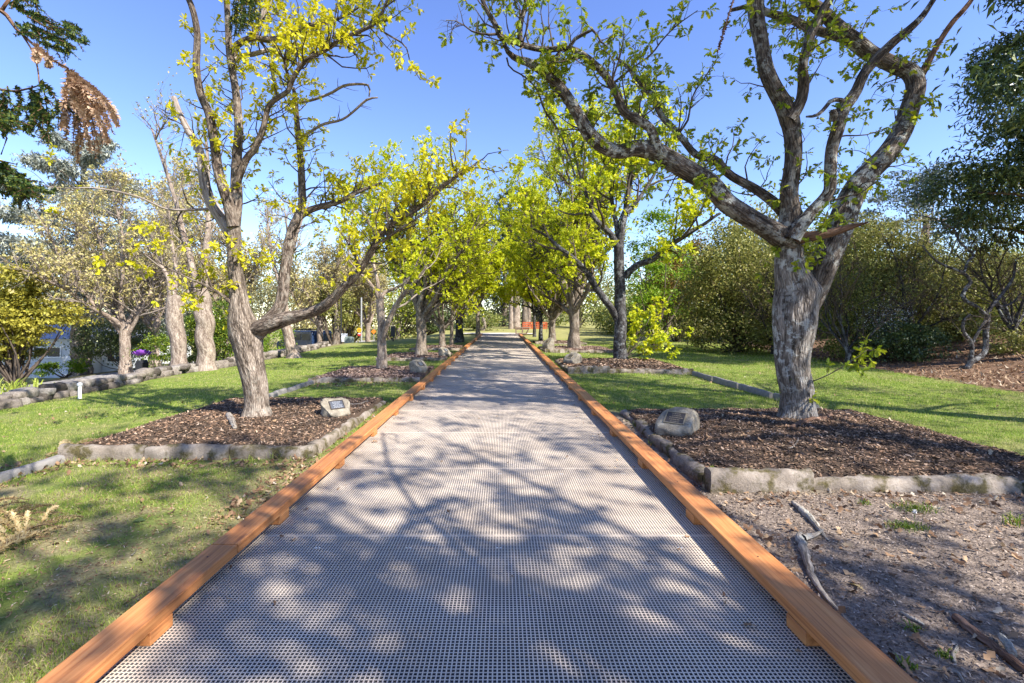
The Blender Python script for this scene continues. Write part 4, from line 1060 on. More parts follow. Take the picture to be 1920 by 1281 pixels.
for lab, px, py, d, rx, rz, leaf, n, sd in [
    ('dense mid-green tree behind the yellow-green tree on the right', 1290, 535, 38, 75, 85, 'leaf_bush', 13000, 151), ('dense olive tree rising behind the weeping shrub mass', 1420, 500, 31, 85, 105, 'leaf_olive', 16000, 152),
    ('dense green tree seen between the big right oak and the thicket', 1545, 530, 28, 85, 100, 'leaf_bush', 15000, 153), ('dense dark tree behind the white-flowering shrub', 1660, 560, 25, 85, 80, 'leaf_bush', 14000, 154),
    ('dense olive tree behind the bare twisted small tree', 1775, 560, 24, 90, 85, 'leaf_olive', 15000, 155), ('dense mid-green tree at the right photo edge behind the thicket', 1890, 560, 21, 90, 100, 'leaf_bush', 15000, 156), ('low dense shrub bank closing the lawn far right of the walkway', 1190, 600, 44, 70, 34, 'leaf_bush', 9000, 157)]:
    t = shrub(lab, px, py, d, rx, rz, leaf, n, .10 + d * .0035, 'quad', 'tree' if 'tree' in lab.split()[:3] else 'shrub', 'tree' if 'tree' in lab.split()[:3] else 'shrub', sd, RG, stem_r=.07, clump=.3, shell=.2); t.done(3)
for lab, px, d, H, Rr, sd, leaf, lp in [('tangled twiggy small tree just right of the big oak trunk', 1590, 16.5, 4.6, 2.2, 171, 'leaf_olive', .5), ('tangled bare-branched small tree behind the white-flowering shrub', 1700, 17.5, 5.2, 2.4, 172, 'leaf_bush', .4),
                             ('twiggy small tree with sparse olive leaves at the right photo edge', 1900, 15.5, 4.8, 2.2, 173, 'leaf_olive', .5), ('twiggy olive small tree at the foot of the weeping shrub mass', 1450, 20.5, 4.6, 2.2, 174, 'leaf_olive', .5)]:
    x = float(P(px, 0, d)[0]); t = avenue(lab, (x, d, gzf(x, d)), H, Rr, .5, .09, 8, sd, bark='bark_dark', leaf=leaf, dens=.9, lsize=.075, ln=5, leafp=lp, group=RG, name='small_tree', kind='long'); t.done(3)
# broad-leaved evergreen at the right edge, trunk outside the frame
def evergreen(label, b, H, Rr, leaf, n, seed, size=.11, kind='long', zmin=.25, name='evergreen_tree', group=RG, bark='bark_brown', blobw=1.0, nb=11):
    t = Tree(name, label, b, bark, leaf, 'tree', group, seed, kind, size, 5)
    bb = np.array(b, float)
    t.stem([bb - (0, 0, .1), bb + (.1, 0, H * .4), bb + (-.05, .1, H * .75), bb + (0, 0, H * .95)], [.26, .2, .13, .05], 'trunk', k=14)
    bl = []
    for i in range(nb):
        f = zmin + (1 - zmin) * (i + .5) / nb; a = i * 2.4 + t.r.uniform(-.4, .4)
        k = Rr * (1.15 - .75 * f)
        e = bb + np.array([math.cos(a) * k * .8, math.sin(a) * k * .8, H * f])
        st = bb + np.array([0, 0, H * f * .85])
        t.stem([st, st * .5 + e * .5 + (0, 0, .15), e], [.07, .05, .02], 'limb', k=7, N=8)
        bl.append((*e, k * .62, k * .62, H * .095, 1.0))
    bl.append((bb[0], bb[1], bb[2] + H * .9, Rr * .4, Rr * .4, H * .12, .8))
    foliage(t, bl, n, size, kind, .25, .8, .2, .5)
    t.done(3)
evergreen('tall glossy evergreen with drooping leaves filling the upper right corner', (15.6, 13.0, gzf(15.6, 13)), 12.2, 2.5, 'leaf_dark', 40000, 62, .165, zmin=.30)
evergreen('second drooping evergreen on the right edge beneath the tall one', (17.2, 14.8, gzf(17.2, 14.8)), 7.2, 2.6, 'leaf_dark', 12000, 63, .2, zmin=.45)
# evergreens outside the frame that shade the right lawn and bed
evergreen('dark evergreen standing outside the photo to the right, shading the near bed', (10.2, 1.2, gzf(10.2, 1.2)), 17.0, 4.0, 'leaf_dark', 11500, 64, .17, zmin=.34, nb=18)
evergreen('dark evergreen standing outside the photo to the right, shading the right lawn', (11.2, 5.2, gzf(11.2, 5.2)), 17.5, 4.2, 'leaf_dark', 15000, 65, .2, zmin=.3, nb=18)
# oak of the avenue beside the viewer
t = avenue('tall oak outside the photo on the near right, dappling the walkway', (7.8, -3.8, -.1), 13.5, 4.6, 5.5, .3, 9, 66, dens=.55, lsize=.085, leaf='leaf_green', ln=7)
for q in ([(7.7, -3.8, 5.5), (6.0, -3.2, 7.6), (4.0, -2.4, 8.8), (2.6, -1.6, 9.2)], [(7.7, -3.7, 6), (6.6, -2.6, 8.0), (5.6, -1.6, 8.8), (4.6, -.8, 9.2)], [(7.8, -3.8, 6), (7.2, -3.4, 9.2), (6.0, -2.4, 11), (4.8, -1.6, 12)], [(7.8, -3.8, 5.6), (6.0, -4.2, 7.8), (4.0, -4.2, 9.2), (2.6, -3.8, 9.8)], [(7.8, -3.8, 6), (7.8, -2.2, 8.2), (7.5, -.8, 9.6), (7.0, .2, 10.2)]):
    cc = t.stem(q, np.linspace(.06, .012, len(q)), 'limb', k=8)
    t.shoot(*cc, 12, (.6, 1.8), (.2, 1), .06, .9, 3, 4, .9, .010)
t.done(3)
t = avenue('oak standing just outside the photo on the near left', (-4.2, -2.4, -.1), 8.0, 3.0, 2.8, .26, 7, 67, dens=.7, lsize=.14, leaf='leaf_yellow'); t.done(3)

# bare twisted little tree on the right bank
db = 13.5; pb = P(1815, 692, db)
t = Tree('bare_tree', 'small bare twisted grey tree leaning on the bark bank at the right', (float(pb[0]), db, float(pb[2])), 'bark_dark', 'leaf_olive', 'tree', RG, 68, 'lobe', .07, 4)
W = []
def lw(lst, d0, d1, part='limb'): 
    p, q = trace(lst, d0, d1); W.append(t.stem(p, q, part, k=9, rough=.08))
lw([(1812, 694, 16), (1822, 678, 13), (1840, 668, 13), (1848, 655, 12), (1848, 625, 13), (1852, 595, 12), (1856, 580, 10), (1872, 560, 9), (1888, 540, 7), (1900, 520, 6), (1905, 490, 4)], 13.5, 13.8, 'trunk')
lw([(1816, 690, 12), (1822, 660, 10), (1820, 640, 9), (1806, 622, 9), (1808, 600, 6), (1820, 590, 5)], 13.5, 13.3)
lw([(1822, 645, 7), (1836, 620, 7), (1848, 600, 6)], 13.5, 13.5)
lw([(1850, 592, 10), (1830, 575, 9), (1812, 565, 9), (1805, 555, 9), (1812, 540, 9), (1820, 530, 8), (1810, 515, 8), (1790, 505, 7), (1765, 495, 6), (1745, 480, 5), (1730, 460, 3)], 13.6, 14.1)
lw([(1808, 512, 6), (1815, 490, 6), (1825, 478, 6), (1800, 455, 5), (1795, 445, 5), (1788, 430, 4), (1750, 410, 3), (1700, 400, 2)], 13.9, 14.5)
lw([(1872, 575, 6), (1895, 570, 5), (1915, 550, 4)], 13.6, 13.8)
for C2, r2 in W: t.shoot(C2, r2, 7, (.4, 1.0), (.4, 1), .08, 1, 2, 2, .12)
t.done(4)

# ---- left side
LG = 'trees beyond the stone wall on the left'
def gbase(px, d): 
    x = float(P(px, 0, d)[0]); return (x, d, gzf(x, d))
# knobbly plane tree and its pale neighbour, cut limbs
def plane(label, trunk, limbs, seed, d, leaf='leaf_tan', sh=9):
    p, q = trace(trunk, d); q = q * .86; p[0, 2] = gzf(p[0, 0], d) - .1
    t = Tree('plane_tree', label, (p[0, 0], d, gzf(p[0, 0], d)), 'bark_pale', leaf, 'tree', LG, seed, 'quad', .07, 3, 'bark_twig_pale')
    t.stem(p, q * .93, 'trunk', k=20, rough=.032)
    for l in limbs:
        p, q = trace(l, d, d + t.r.uniform(-1.2, 1.2)); q = q * .8; C2, r2 = t.stem(p, q, 'limb', k=8, rough=.06)
        t.shoot(C2, r2, sh, (.6, 1.9), (.25, 1), .2, .8, 3, 3, .5, .02)
    t.done(3)
plane('knobbly pale plane tree with sawn-off limbs standing at the stone wall', [(335, 694, 50), (335, 670, 38), (334, 640, 40), (329, 610, 42), (326, 580, 42), (325, 556, 34)],
      [[(322, 560, 22), (318, 530, 14), (300, 490, 8), (285, 440, 4)], [(335, 580, 14), (348, 560, 10), (362, 530, 5), (372, 500, 3)], [(325, 556, 16), (330, 510, 10), (322, 450, 7), (315, 380, 4)]], 71, 16.0)
plane('smooth pale two-stemmed plane tree beside the knobbly one at the wall', [(386, 697, 66), (386, 680, 46), (385, 640, 44), (383, 600, 46), (379, 565, 42), (377, 545, 36)],
      [[(372, 552, 22), (366, 525, 17), (354, 475, 17), (345, 440, 15), (335, 400, 13), (318, 340, 10), (302, 292, 9), (292, 262, 8), (284, 240, 4)],
       [(382, 552, 22), (383, 510, 20), (388, 450, 17), (391, 400, 14), (390, 340, 11), (388, 280, 8), (380, 220, 4)], [(292, 262, 5), (300, 245, 4), (312, 225, 2)]], 72, 16.3, sh=12)
plane('grey leaning plane tree left of the parked van', [(551, 674, 44), (547, 660, 28), (541, 630, 25), (535, 600, 24), (531, 570, 22), (528, 540, 18)],
      [[(528, 545, 12), (515, 500, 9), (505, 450, 6), (500, 400, 3)], [(530, 545, 12), (545, 490, 9), (560, 430, 6), (580, 380, 3)], [(529, 540, 9), (540, 470, 6), (535, 400, 4)]], 73, 20.5, sh=12)
# blue-grey cedar
def cedar():
    d = 33.0; x = float(P(152, 0, d)[0]); b = (x, d, gzf(x, d)); bb = np.array(b)
    t = Tree('cedar_tree', 'huge blue-grey cedar with tiered branches behind the weatherboard house', b, 'bark_mid', 'leaf_cedar', 'tree', LG, 74, 'long', .16, 5, 'bark_twig')
    H = 17.0
    t.stem([bb, bb + (0, 0, H * .4), bb + (.2, 0, H * .75), bb + (.1, 0, H)], [.62, .45, .22, .05], 'trunk', k=14)
    bl = []
    for i in range(30):
        f = .22 + .76 * i / 30; a = i * 2.4; k = 7.6 * (1.05 - f) ** .75
        e = bb + np.array([math.cos(a) * k, math.sin(a) * k, H * f + .3]); st = bb + np.array([0, 0, H * f - .3])
        t.stem([st, st * .5 + e * .5 + (0, 0, .35), e], [.13 * (1.2 - f), .08, .02], 'limb', k=6, N=7)
        for s in (.45, .75, 1.0):
            c = st + (e - st) * s; bl.append((c[0], c[1], c[2] + .15, k * .34, k * .34, .32, s))
    for (px, py, rp, rz) in ((90, 560, 90, 28), (200, 585, 110, 26), (260, 600, 70, 24), (60, 480, 80, 20), (230, 480, 90, 22)):
        c = P(px, py, d - 1); bl.append((c[0], c[1], c[2], rp / F * d, 2.5, rz / F * d, 2.2))
    foliage(t, bl, 64000, .27, 'long', .34, 1.0, .15, .3)
    t.done(3)
cedar()
for lab, px, d, H, Rr, sd, leaf, dens in [
    ('budding tan-leaved bare tree spreading in front of the blue-grey cedar', 235, 24, 12.0, 5.0, 75, 'leaf_tan', 1.5),
    ('second budding tree with fine tan twigs between the cedar and the plane trees', 290, 29, 13.0, 5.0, 76, 'leaf_tan', 1.4),
    ('tall bare grey tree behind the near left oak', 430, 32, 13.0, 5.0, 77, 'leaf_tan', 1.3),
    ('hazy bare twiggy tree above the parked van', 600, 38, 12, 5.4, 78, 'leaf_tan', 1.3),
    ('bare twiggy tree behind the second left oak', 690, 44, 12.5, 5.4, 79, 'leaf_tan', 1.3)]:
    t = avenue(lab, gbase(px, d), H, Rr, H * .24, .24, 8, sd, bark='bark_pale', leaf=leaf, dens=dens, lsize=.075 + d * .0016, ln=3, leafp=.8, group=LG, name='bare_tree', kind='quad', twig='bark_twig_pale'); t.done(3)
t = shrub('layered golden-yellow maple at the left edge of the photo', 30, 590, 21, 95, 95, 'leaf_gold', 20000, .14, 'quad', 'maple_tree', 'tree', 81, LG, blobs=[(10, 530, 0, 70, 35, 1), (60, 590, .3, 75, 30, 1), (-10, 600, -.4, 80, 40, 1), (12, 640, 0, 52, 28, .8), (-30, 560, 0, 80, 60, 1)], stem_r=.07, flat=.4); t.done(3)
t = shrub('dark green shaded shrub under the golden maple', 25, 655, 23, 42, 30, 'leaf_bush', 6000, .09, seed=82, group=LG); t.done(3)
for lab, px, py, d, rx, rz, leaf, n, sz, sd in [
    ('tall dark hedge with bright leaf tips between the plane trees and the near oak', 408, 620, 19.5, 52, 62, 'leaf_hedge', 12000, .085, 83),
    ('dark shaded shrub bank right of the house', 240, 640, 28, 75, 42, 'leaf_dark', 9000, .11, 84),
    ('bright green shrub below the house window', 118, 690, 27, 34, 14, 'leaf_fresh', 2500, .10, 85),
    ('green shrub behind the purple-topped letterbox', 300, 660, 24, 34, 34, 'leaf_hedge', 4500, .09, 86),
    ('pale green hedge left of the parked van', 512, 640, 27, 34, 30, 'leaf_fresh', 4500, .09, 87),
    ('low dark shrub between the two plane trees', 360, 660, 20, 22, 32, 'leaf_bush', 3500, .08, 88)]:
    t = shrub(lab, px, py, d, rx, rz, leaf, n, sz, seed=sd, group=LG); t.done(3)
for lab, px, py, d, rx, rz, leaf, n, sz, sd, kd in [
    ('golden-leaved tree beyond the road, behind the sign pole', 655, 600, 50, 52, 55, 'leaf_gold', 7000, .2, 91, 'golden_tree'),
    ('dark-trunked olive tree standing beside the road', 628, 570, 38, 34, 46, 'leaf_olive', 4000, .16, 92, 'tree'),
    ('green tree beyond the road behind the slender pale oak', 745, 605, 48, 46, 50, 'leaf_bush', 6500, .2, 93, 'tree'),
    ('dark green bushy tree beyond the road behind the many-limbed oak', 800, 600, 52, 50, 55, 'leaf_dark', 7000, .2, 94, 'tree'),
    ('rounded pale green bush at the far end left of the walkway', 905, 605, 50, 36, 26, 'leaf_bush', 4500, .17, 95, 'tree'),
    ('tall dark pine at the far end, straight above the walkway', 945, 520, 62, 40, 110, 'leaf_dark', 9000, .26, 96, 'pine_tree'),
    ('dark spreading evergreen at the far end, left of the tall pine', 880, 540, 66, 58, 80, 'leaf_dark', 8000, .26, 97, 'evergreen_tree'),
    ('dark evergreen at the far end, right of the tall pine', 1010, 530, 66, 52, 90, 'leaf_bush', 8000, .26, 98, 'evergreen_tree'),
    ('olive tree at the far end behind the stout forked right oak', 1085, 540, 58, 56, 75, 'leaf_olive', 8000, .22, 99, 'tree'),
    ('low dark shrub belt tree behind the second right oak trunk', 1165, 580, 52, 60, 42, 'leaf_bush', 7000, .18, 100, 'tree')]:
    t = shrub(lab, px, py, d, rx, rz, leaf, n, sz, 'quad', kd, 'tree', sd, 'trees at the far end of the park', stem_r=.14)
    b = np.array(t.base); top = P(px, py - rz * .4, d)
    t.stem([b - (0, 0, .1), b * .5 + top * .5 + (.15, 0, 0), top], [.34, .26, .08], 'trunk', k=10)
    t.done(3)
for lab, px, py, d, rx, rz, leaf, n, sz, sd in [
    ('hazy pale-toned tree far behind the near left oak trunk', 470, 545, 56, 80, 75, 'leaf_far', 8000, .26, 161), ('hazy tan tree far behind the leaning plane tree', 560, 560, 60, 80, 70, 'leaf_tan', 8000, .26, 162),
    ('soft green tree far behind the plane trees', 395, 540, 52, 70, 75, 'leaf_far', 7000, .26, 163), ('hazy olive tree far behind the bare tree above the van', 640, 530, 64, 80, 70, 'leaf_far', 8000, .28, 164),
    ('soft tan tree far behind the second left oak', 730, 545, 66, 70, 70, 'leaf_tan', 7000, .28, 165), ('pale green tree behind the cream-walled house', 20, 520, 50, 90, 80, 'leaf_far', 8000, .24, 166), ('hazy tan tree right of the cedar, above the dark shrub bank', 275, 545, 44, 80, 70, 'leaf_tan', 8000, .2, 167)]:
    t = shrub(lab, px, py, d, rx, rz, leaf, n, sz, 'quad', 'tree', 'tree', sd, LG, twig='bark_twig_pale', stem_r=.09, clump=.3); t.done(3)
# pale trunks at the end of the walkway
for i, (px, w, lab) in enumerate([(958, 7, 'pale gum trunk just left of the end of the walkway axis'), (968, 12, 'thick grey gum trunk beyond the end of the walkway'), (984, 9, 'brown-streaked gum trunk right of the thick grey one'), (992, 6, 'slender white gum trunk left of the orange barrier')]):
    d = 54 + i; b = gbase(px, d); bb = np.array(b)
    t = avenue(lab, b, 16, 3.2, 8.0, w / 2 * d / F, 6, 110 + i, bark='bark_pale' if i != 2 else 'bark_mid', leaf='leaf_dark', dens=.35, lsize=.3, group='gum trunks at the far end', name='gum_tree', kind='long'); t.done(3)

# far wood closing the horizon
def wood():
    t = Tree('distant_wood', 'wood', (0, 85, 0), 'bark_mid', 'leaf_olive', seed=120)
    t.root.name = 'tmp'
    bl = []; r = t.r
    for i in range(60):
        x = -95 + i * 3.3; y = 84 + r.uniform(-5, 5); h = r.uniform(7.5, 11) if x < -12 else r.uniform(5, 7) if x < 0 else r.uniform(6, 8.5)
        bl.append((x, y, gzf(x, y) + h * .5, 3.4, 3, h, 1))
    for i in range(34):
        y = -8 + i * 2.8; x = -72 + r.uniform(-4, 4) - (0 if y < 60 else (y - 60) * .3); h = r.uniform(7, 10); bl.append((x, y, gzf(x, y) + h * .5, 3, 3.2, h, 1))
    foliage(t, bl, 68000, .55, 'quad', .3, .9, .2)
    v = []; f = []; off = 0
    for a, b in t.extra: v.append(a); f.append(b + off); off += len(a)
    o = mk('distant_wood', np.vstack(v), [(np.vstack(f), 0)], M['leaf_far'])
    tag(o, 'far-off mixed green wood closing the horizon', 'wood', kind='stuff')
    bpy.data.objects.remove(t.root)
wood()

# ---- strap-leaved plants along the wall
def strap(label, px, py, d, n, h, leaf='lily', spread=.45, seed=1, name='strap_plant', cat='plant', group=None, w=.03, loc=None, sp2=.9):
    r = np.random.default_rng(seed)
    if loc is None:
        x = float(P(px, py, d)[0]); loc = (x, d, gzf(x, d))
    root = thing(name, label, cat, loc, group)
    V, Fq, off = [], [], 0
    for i in range(n):
        a = r.uniform(0, 6.3); rr = r.uniform(0, spread); p = np.array(loc) + (math.cos(a) * rr, math.sin(a) * rr * .6, -.02)
        b = r.uniform(0, 6.3); hh = h * r.uniform(.6, 1.15); bend = r.uniform(.3, sp2) * hh
        dr = np.array([math.cos(b), math.sin(b), 0]); sd = np.array([-dr[1], dr[0], 0]); ww = w * r.uniform(.6, 1.1)
        for k in range(5):
            t_ = k / 4; c = p + dr * bend * t_ ** 1.4 + np.array([0, 0, hh * math.sin(t_ * 2.0) / .98 * .9]); q = ww * (1 - t_) ** .7 * .5 + .0006
            V += [c - sd * q, c + sd * q]
        Fq += [(off + 2 * k, off + 2 * k + 1, off + 2 * k + 3, off + 2 * k + 2) for k in range(4)]; off += 10
    mk('leaf_clump', np.array(V), [(np.array(Fq), 0)], M[leaf], root)
for i, (px, d, lab) in enumerate([(20, 11.8, 'bright strap-leaved clump behind the wall at the left edge'), (55, 12.6, 'lime strap-leaved clump in front of the pale house wall'), (95, 14.0, 'small strap-leaved clump left of the white post'), (215, 19, 'dull strap-leaved clump near the purple-topped letterbox')]):
    strap(lab, px, 0, d, 70, .55, seed=130 + i, group='strap-leaved plants behind the stone wall', spread=.7, w=.045)
# ================================================================== ROAD, HOUSES, VAN, STREET FURNITURE
def sheet(name, xs, ys, dz, mat):
    X, Y = np.meshgrid(xs, ys); V = np.stack([X, Y, gz(X, Y) + dz], -1).reshape(-1, 3); n = len(xs)
    i = np.arange(len(ys) - 1)[:, None] * n + np.arange(n - 1)[None]
    return tag(mk(name, V, [(np.stack([i, i + 1, i + n + 1, i + n], -1).reshape(-1, 4), 0)], mat), kind='structure')
M['asphalt'] = simple_mat('sunbleached_asphalt', (.30, .285, .275), .9, .2, 3, .3, spec=.2)
sheet('road', np.linspace(-22, -15.2, 14), np.linspace(18, 62, 60), .06, M['asphalt'])
sheet('side_road', np.linspace(-15.1, -8.5, 14), np.linspace(41, 47, 14), .06, M['asphalt'])
sheet('forecourt', np.linspace(-3.5, 3, 14), np.linspace(42.05, 44, 6), .09, simple_mat('pale_gravel', (.5, .46, .4), .95, .2, 12, .3))

M['weatherboard'] = simple_mat('pale_weatherboard', (.56, .58, .61), .6, .06, 2)
M['white_paint'] = simple_mat('white_paint', (.8, .8, .79), .5, .05, 4)
M['roof_blue'] = simple_mat('blue_grey_roof', (.25, .28, .36), .6, .15, 3)
M['glass'] = simple_mat('window_glass', (.03, .04, .055), .06, .1, 1, spec=.9)
M['render_wall'] = simple_mat('cream_wall', (.62, .56, .48), .8, .12, 2)
M['roof_grey'] = simple_mat('grey_tile_roof', (.22, .21, .21), .8, .25, 3)

def house(label, px, d, w, dep, h, roofh, wallm, roofm, wins, yaw, boards=True, hip=.4):
    x = float(P(px, 0, d)[0]); b = (x, d, gzf(x, d) - .05)
    root = thing('house', label, 'house', b, None, yaw)
    m = MB()
    if boards:
        k = int(h / .2)
        for i in range(k): m.box((0, 0, .1 + i * .2 + .1), (w + (.03 if i % 1 == 0 else 0), dep + .03, .2), taper=1 - .018 / (dep * .5))
    m.box((0, 0, h / 2), (w, dep, h))
    m.build('wall', M[wallm], root, False)
    rf = MB(); o = .45
    V = [(-w / 2 - o, -dep / 2 - o, h), (w / 2 + o, -dep / 2 - o, h), (w / 2 + o, dep / 2 + o, h), (-w / 2 - o, dep / 2 + o, h), (-w / 2 * hip, 0, h + roofh), (w / 2 * hip, 0, h + roofh)]
    V = np.array(V) + (0, 0, .02)
    rf.add(V, [(0, 1, 5, 4), (1, 2, 5), (2, 3, 4, 5), (3, 0, 4), (0, 3, 2, 1)])
    rf.build('roof', M[roofm], root, False)
    for wx, wz, ww, wh, n in wins:
        f = MB(); y = -dep / 2 - .03
        f.box((wx, y - .02, wz + wh / 2), (ww + .2, .08, .1)); f.box((wx, y - .03, wz - wh / 2), (ww + .24, .12, .1))
        for i in range(n + 1): f.box((wx - ww / 2 + i * ww / n, y - .02, wz), (.08, .075, wh - .1))
        fr = f.build('window', M['white_paint'], root, False)
        for i in range(n):
            g_ = MB(); g_.box((wx - ww / 2 + (i + .5) * ww / n, y - .005, wz), (ww / n - .08, .02, wh - .1)); q = g_.build('pane', M['glass'], fr, False)
    return root
house('pale blue-grey weatherboard house with a blue roof and a pair of windows', 128, 42.0, 4.6, 6, 3.3, 1.9, 'weatherboard', 'roof_blue', [(.55, 2.2, 2.0, .85, 2), (-1.6, 2.2, .9, .85, 1)], R(8))
house('cream-walled house half hidden under the golden maple', 20, 44.0, 8.0, 6, 2.9, 2.2, 'render_wall', 'roof_grey', [(2.0, 1.5, 1.4, 1.3, 1), (-1.5, 1.5, 1.4, 1.3, 2)], R(20), False)
house('dark-roofed building hidden in the shrubs behind the letterbox', 235, 46.0, 9.0, 6, 3.0, 2.6, 'weatherboard', 'roof_blue', [(-2, 1.6, 1.6, 1.2, 2), (2, 1.6, 1.6, 1.2, 2)], R(-6))

# letterbox with a purple flower-like top
M['purple'] = simple_mat('purple_fabric', (.33, .10, .50), .5, .4, 30)
M['dark_metal'] = simple_mat('dark_painted_metal', (.035, .035, .04), .45, .2, 10, metal=.3)
x, y = float(P(266, 0, 17.5)[0]), 17.5; z = gzf(x, y)
zt = float(P(0, 670, 17.5)[2]); zb0 = z
root = thing('letterbox', 'dark letterbox on a post topped with a purple flower-like cover', 'letterbox', (x, y, z))
m = MB(); m.box((0, 0, (zt - z - .45) / 2), (.09, .09, zt - z - .45)); m.build('post', M['dark_metal'], root, False)
m = MB(); m.box((0, 0, zt - z - .33), (.24, .36, .24)); m.prism([(-.12, 0), (.12, 0), (.06, .1), (-.06, .1)], (0, -.18, zt - z - .21), (0, .18, zt - z - .21)); m.build('box', M['dark_metal'], root, False, bevel=.01)
V, Fq = [], []
r_ = np.random.default_rng(9); off = 0
for k in range(26):
    a = k * 2.399; el = .15 + 1.2 * (k / 26); c = np.array([math.cos(a) * math.cos(el), math.sin(a) * math.cos(el), .55 * math.sin(el)]) * .2 + (0, 0, zt - z + .02)
    d_ = unit(c - np.array([0, 0, zt - z - .1])); s_ = unit(np.cross(d_, (0, 0, 1.01))); n_ = np.cross(s_, d_)
    for t_, w_ in ((0, .03), (.08, .085), (.14, .07), (.17, .02)):
        V += [c + d_ * t_ - s_ * w_ + n_ * .02, c + d_ * t_ * 1.05, c + d_ * t_ + s_ * w_ + n_ * .02]
    for q in range(3): Fq += [(off + q * 3 + j, off + q * 3 + j + 1, off + q * 3 + j + 4, off + q * 3 + j + 3) for j in (0, 1)]
    off += 12
mk('flower_cover', V, [(np.array(Fq), 0)], M['purple'], root, world=False)

# white garden post in front of the wall
x, y = float(P(172, 0, 10.6)[0]), 10.3; z = gzf(x, y)
root = thing('garden_post', 'short white post with a rounded cap in front of the stone wall', 'post', (x, y, z))
m = MB(); m.cyl((0, 0, -.05), (0, 0, .30), .035, .03, 12); m.build('post', M['white_paint'], root, False)
m = MB(); m.cyl((0, 0, .29), (0, 0, .33), .05, .05, 12); m.cyl((0, 0, .33), (0, 0, .355), .05, .02, 12); m.build('cap', simple_mat('grey_cap', (.4, .42, .44), .5), root, False)

# dark blue van
def van():
    d = 40.0; x = float(P(570, 0, d)[0]); z = gzf(x, d) + .06
    root = thing('van', 'dark blue van parked on the road beyond the stone wall, facing left', 'van', (x, d, z), None, R(180 - 32))
    paint = simple_mat('dark_blue_paint', (.022, .045, .11), .25, .1, 2, spec=.6, coat=.6)
    rub = simple_mat('tyre_rubber', (.02, .02, .02), .85); chrome = simple_mat('bright_metal', (.6, .6, .62), .25, .1, 5, metal=.9)
    L, W, H = 4.9, 1.95, 2.0
    prof = [(2.45, .45), (2.47, .85), (2.3, 1.02), (1.62, 1.18), (.95, 1.86), (.7, 1.96), (-2.3, 1.98), (-2.42, 1.8), (-2.45, .45), (-2.4, .3), (2.35, .3)]
    m = MB(); m.prism(prof, (0, -W / 2, 0), (0, W / 2, 0)); m.build('body', paint, root, False, bevel=.07)
    g_ = MB()
    a, b_ = np.array((1.57, 1.23)), np.array((1.0, 1.81)); nn = np.array([.77, .64]) * .012
    V = [(p[0] + n * nn[0], s * w, p[1] + n * nn[1]) for n in (1, 2.2) for p, w in ((a, .88), (b_, .80)) for s in (-1, 1)]
    g_.add(V, [(0, 1, 3, 2), (4, 6, 7, 5), (0, 4, 5, 1), (2, 3, 7, 6), (0, 2, 6, 4), (1, 5, 7, 3)]); g_.build('windscreen', simple_mat('painted_sky_glass', (.05, .10, .2), .05, .1, 1, spec=1), root, False)  # blue base colour is the reflected sky, painted in
    for s in (-1, 1):
        for x0, x1 in ((.45, 1.1), (-.95, .3), (-2.2, -1.1)):
            q = MB(); y_ = s * (W / 2 + .006)
            q.add([(x0, y_, 1.2), (x1, y_, 1.2), (x1 - (.4 if x1 > 1 else 0), y_, 1.72), (x0, y_, 1.72)] + [(x0, y_ + s * .012, 1.2), (x1, y_ + s * .012, 1.2), (x1 - (.4 if x1 > 1 else 0), y_ + s * .012, 1.72), (x0, y_ + s * .012, 1.72)], [(0, 1, 2, 3), (4, 7, 6, 5), (0, 4, 5, 1), (1, 5, 6, 2), (2, 6, 7, 3), (3, 7, 4, 0)])
            q.build('side_window', M['glass'], root, False)
        for wx in (1.55, -1.5):
            q = MB(); q.cyl((wx, s * (W / 2 - .2), .33), (wx, s * (W / 2 + .02), .33), .33, .33, 20); w_ = q.build('wheel', rub, root, False, bevel=.03)
            q = MB(); q.cyl((wx, s * (W / 2 + .021), .33), (wx, s * (W / 2 + .035), .33), .2, .18, 16); q.build('rim', chrome, w_, False)
        q = MB(); q.box((2.4, s * .72, .86), (.14, .34, .2)); q.build('headlight', simple_mat('headlight_glass', (.7, .72, .75), .1, .05, 3, spec=.8), root, False, bevel=.03)
        q = MB(); q.box((1.2, s * (W / 2 + .13), 1.25), (.1, .2, .24)); q.build('mirror', M['dark_metal'], root, False, bevel=.03)
    q = MB(); q.box((2.44, 0, .7), (.08, 1.0, .22)); q.build('grille', M['dark_metal'], root, False)
    q = MB(); q.box((2.46, 0, .44), (.12, 1.86, .2)); q.build('bumper', simple_mat('silver_bumper', (.5, .51, .53), .35, .1, 3, metal=.4), root, False, bevel=.03)
    q = MB()
    for yy in (-.75, .75): q.box((-.7, yy, 2.03), (2.6, .05, .05))
    for xx in (-1.7, -.7, .3): q.box((xx, 0, 2.06), (.06, 1.6, .04))
    q.build('roof_rack', M['dark_metal'], root, False)
van()

# poles, signs, cabinet, barrier
def pole(name, label, cat, px, py0, py1, d, w, mat, extra=None):
    x = float(P(px, 0, d)[0]); z = gzf(x, d); zt = float(P(0, py0, d)[2]) - z
    root = thing(name, label, cat, (x, d, z))
    m = MB(); m.cyl((0, 0, -.05), (0, 0, zt), w / 2, w / 2 * .85, 12); m.build('pole', M[mat], root, False)
    return root, zt
M['galv'] = simple_mat('galvanised_steel', (.5, .5, .5), .45, .12, 10, metal=.5)
M['grey_wood'] = simple_mat('weathered_pole_timber', (.17, .13, .10), .9, .35, 6, .3)
M['sign_yellow'] = simple_mat('yellow_sign', (.75, .48, .02), .5, .05, 4)
M['sign_orange'] = simple_mat('orange_sign', (.75, .24, .03), .5, .05, 4)
M['sign_red'] = simple_mat('red_sign', (.6, .04, .04), .5, .05, 4)
M['orange'] = simple_mat('orange_barrier', (.5, .10, .03), .7, .2, 8)
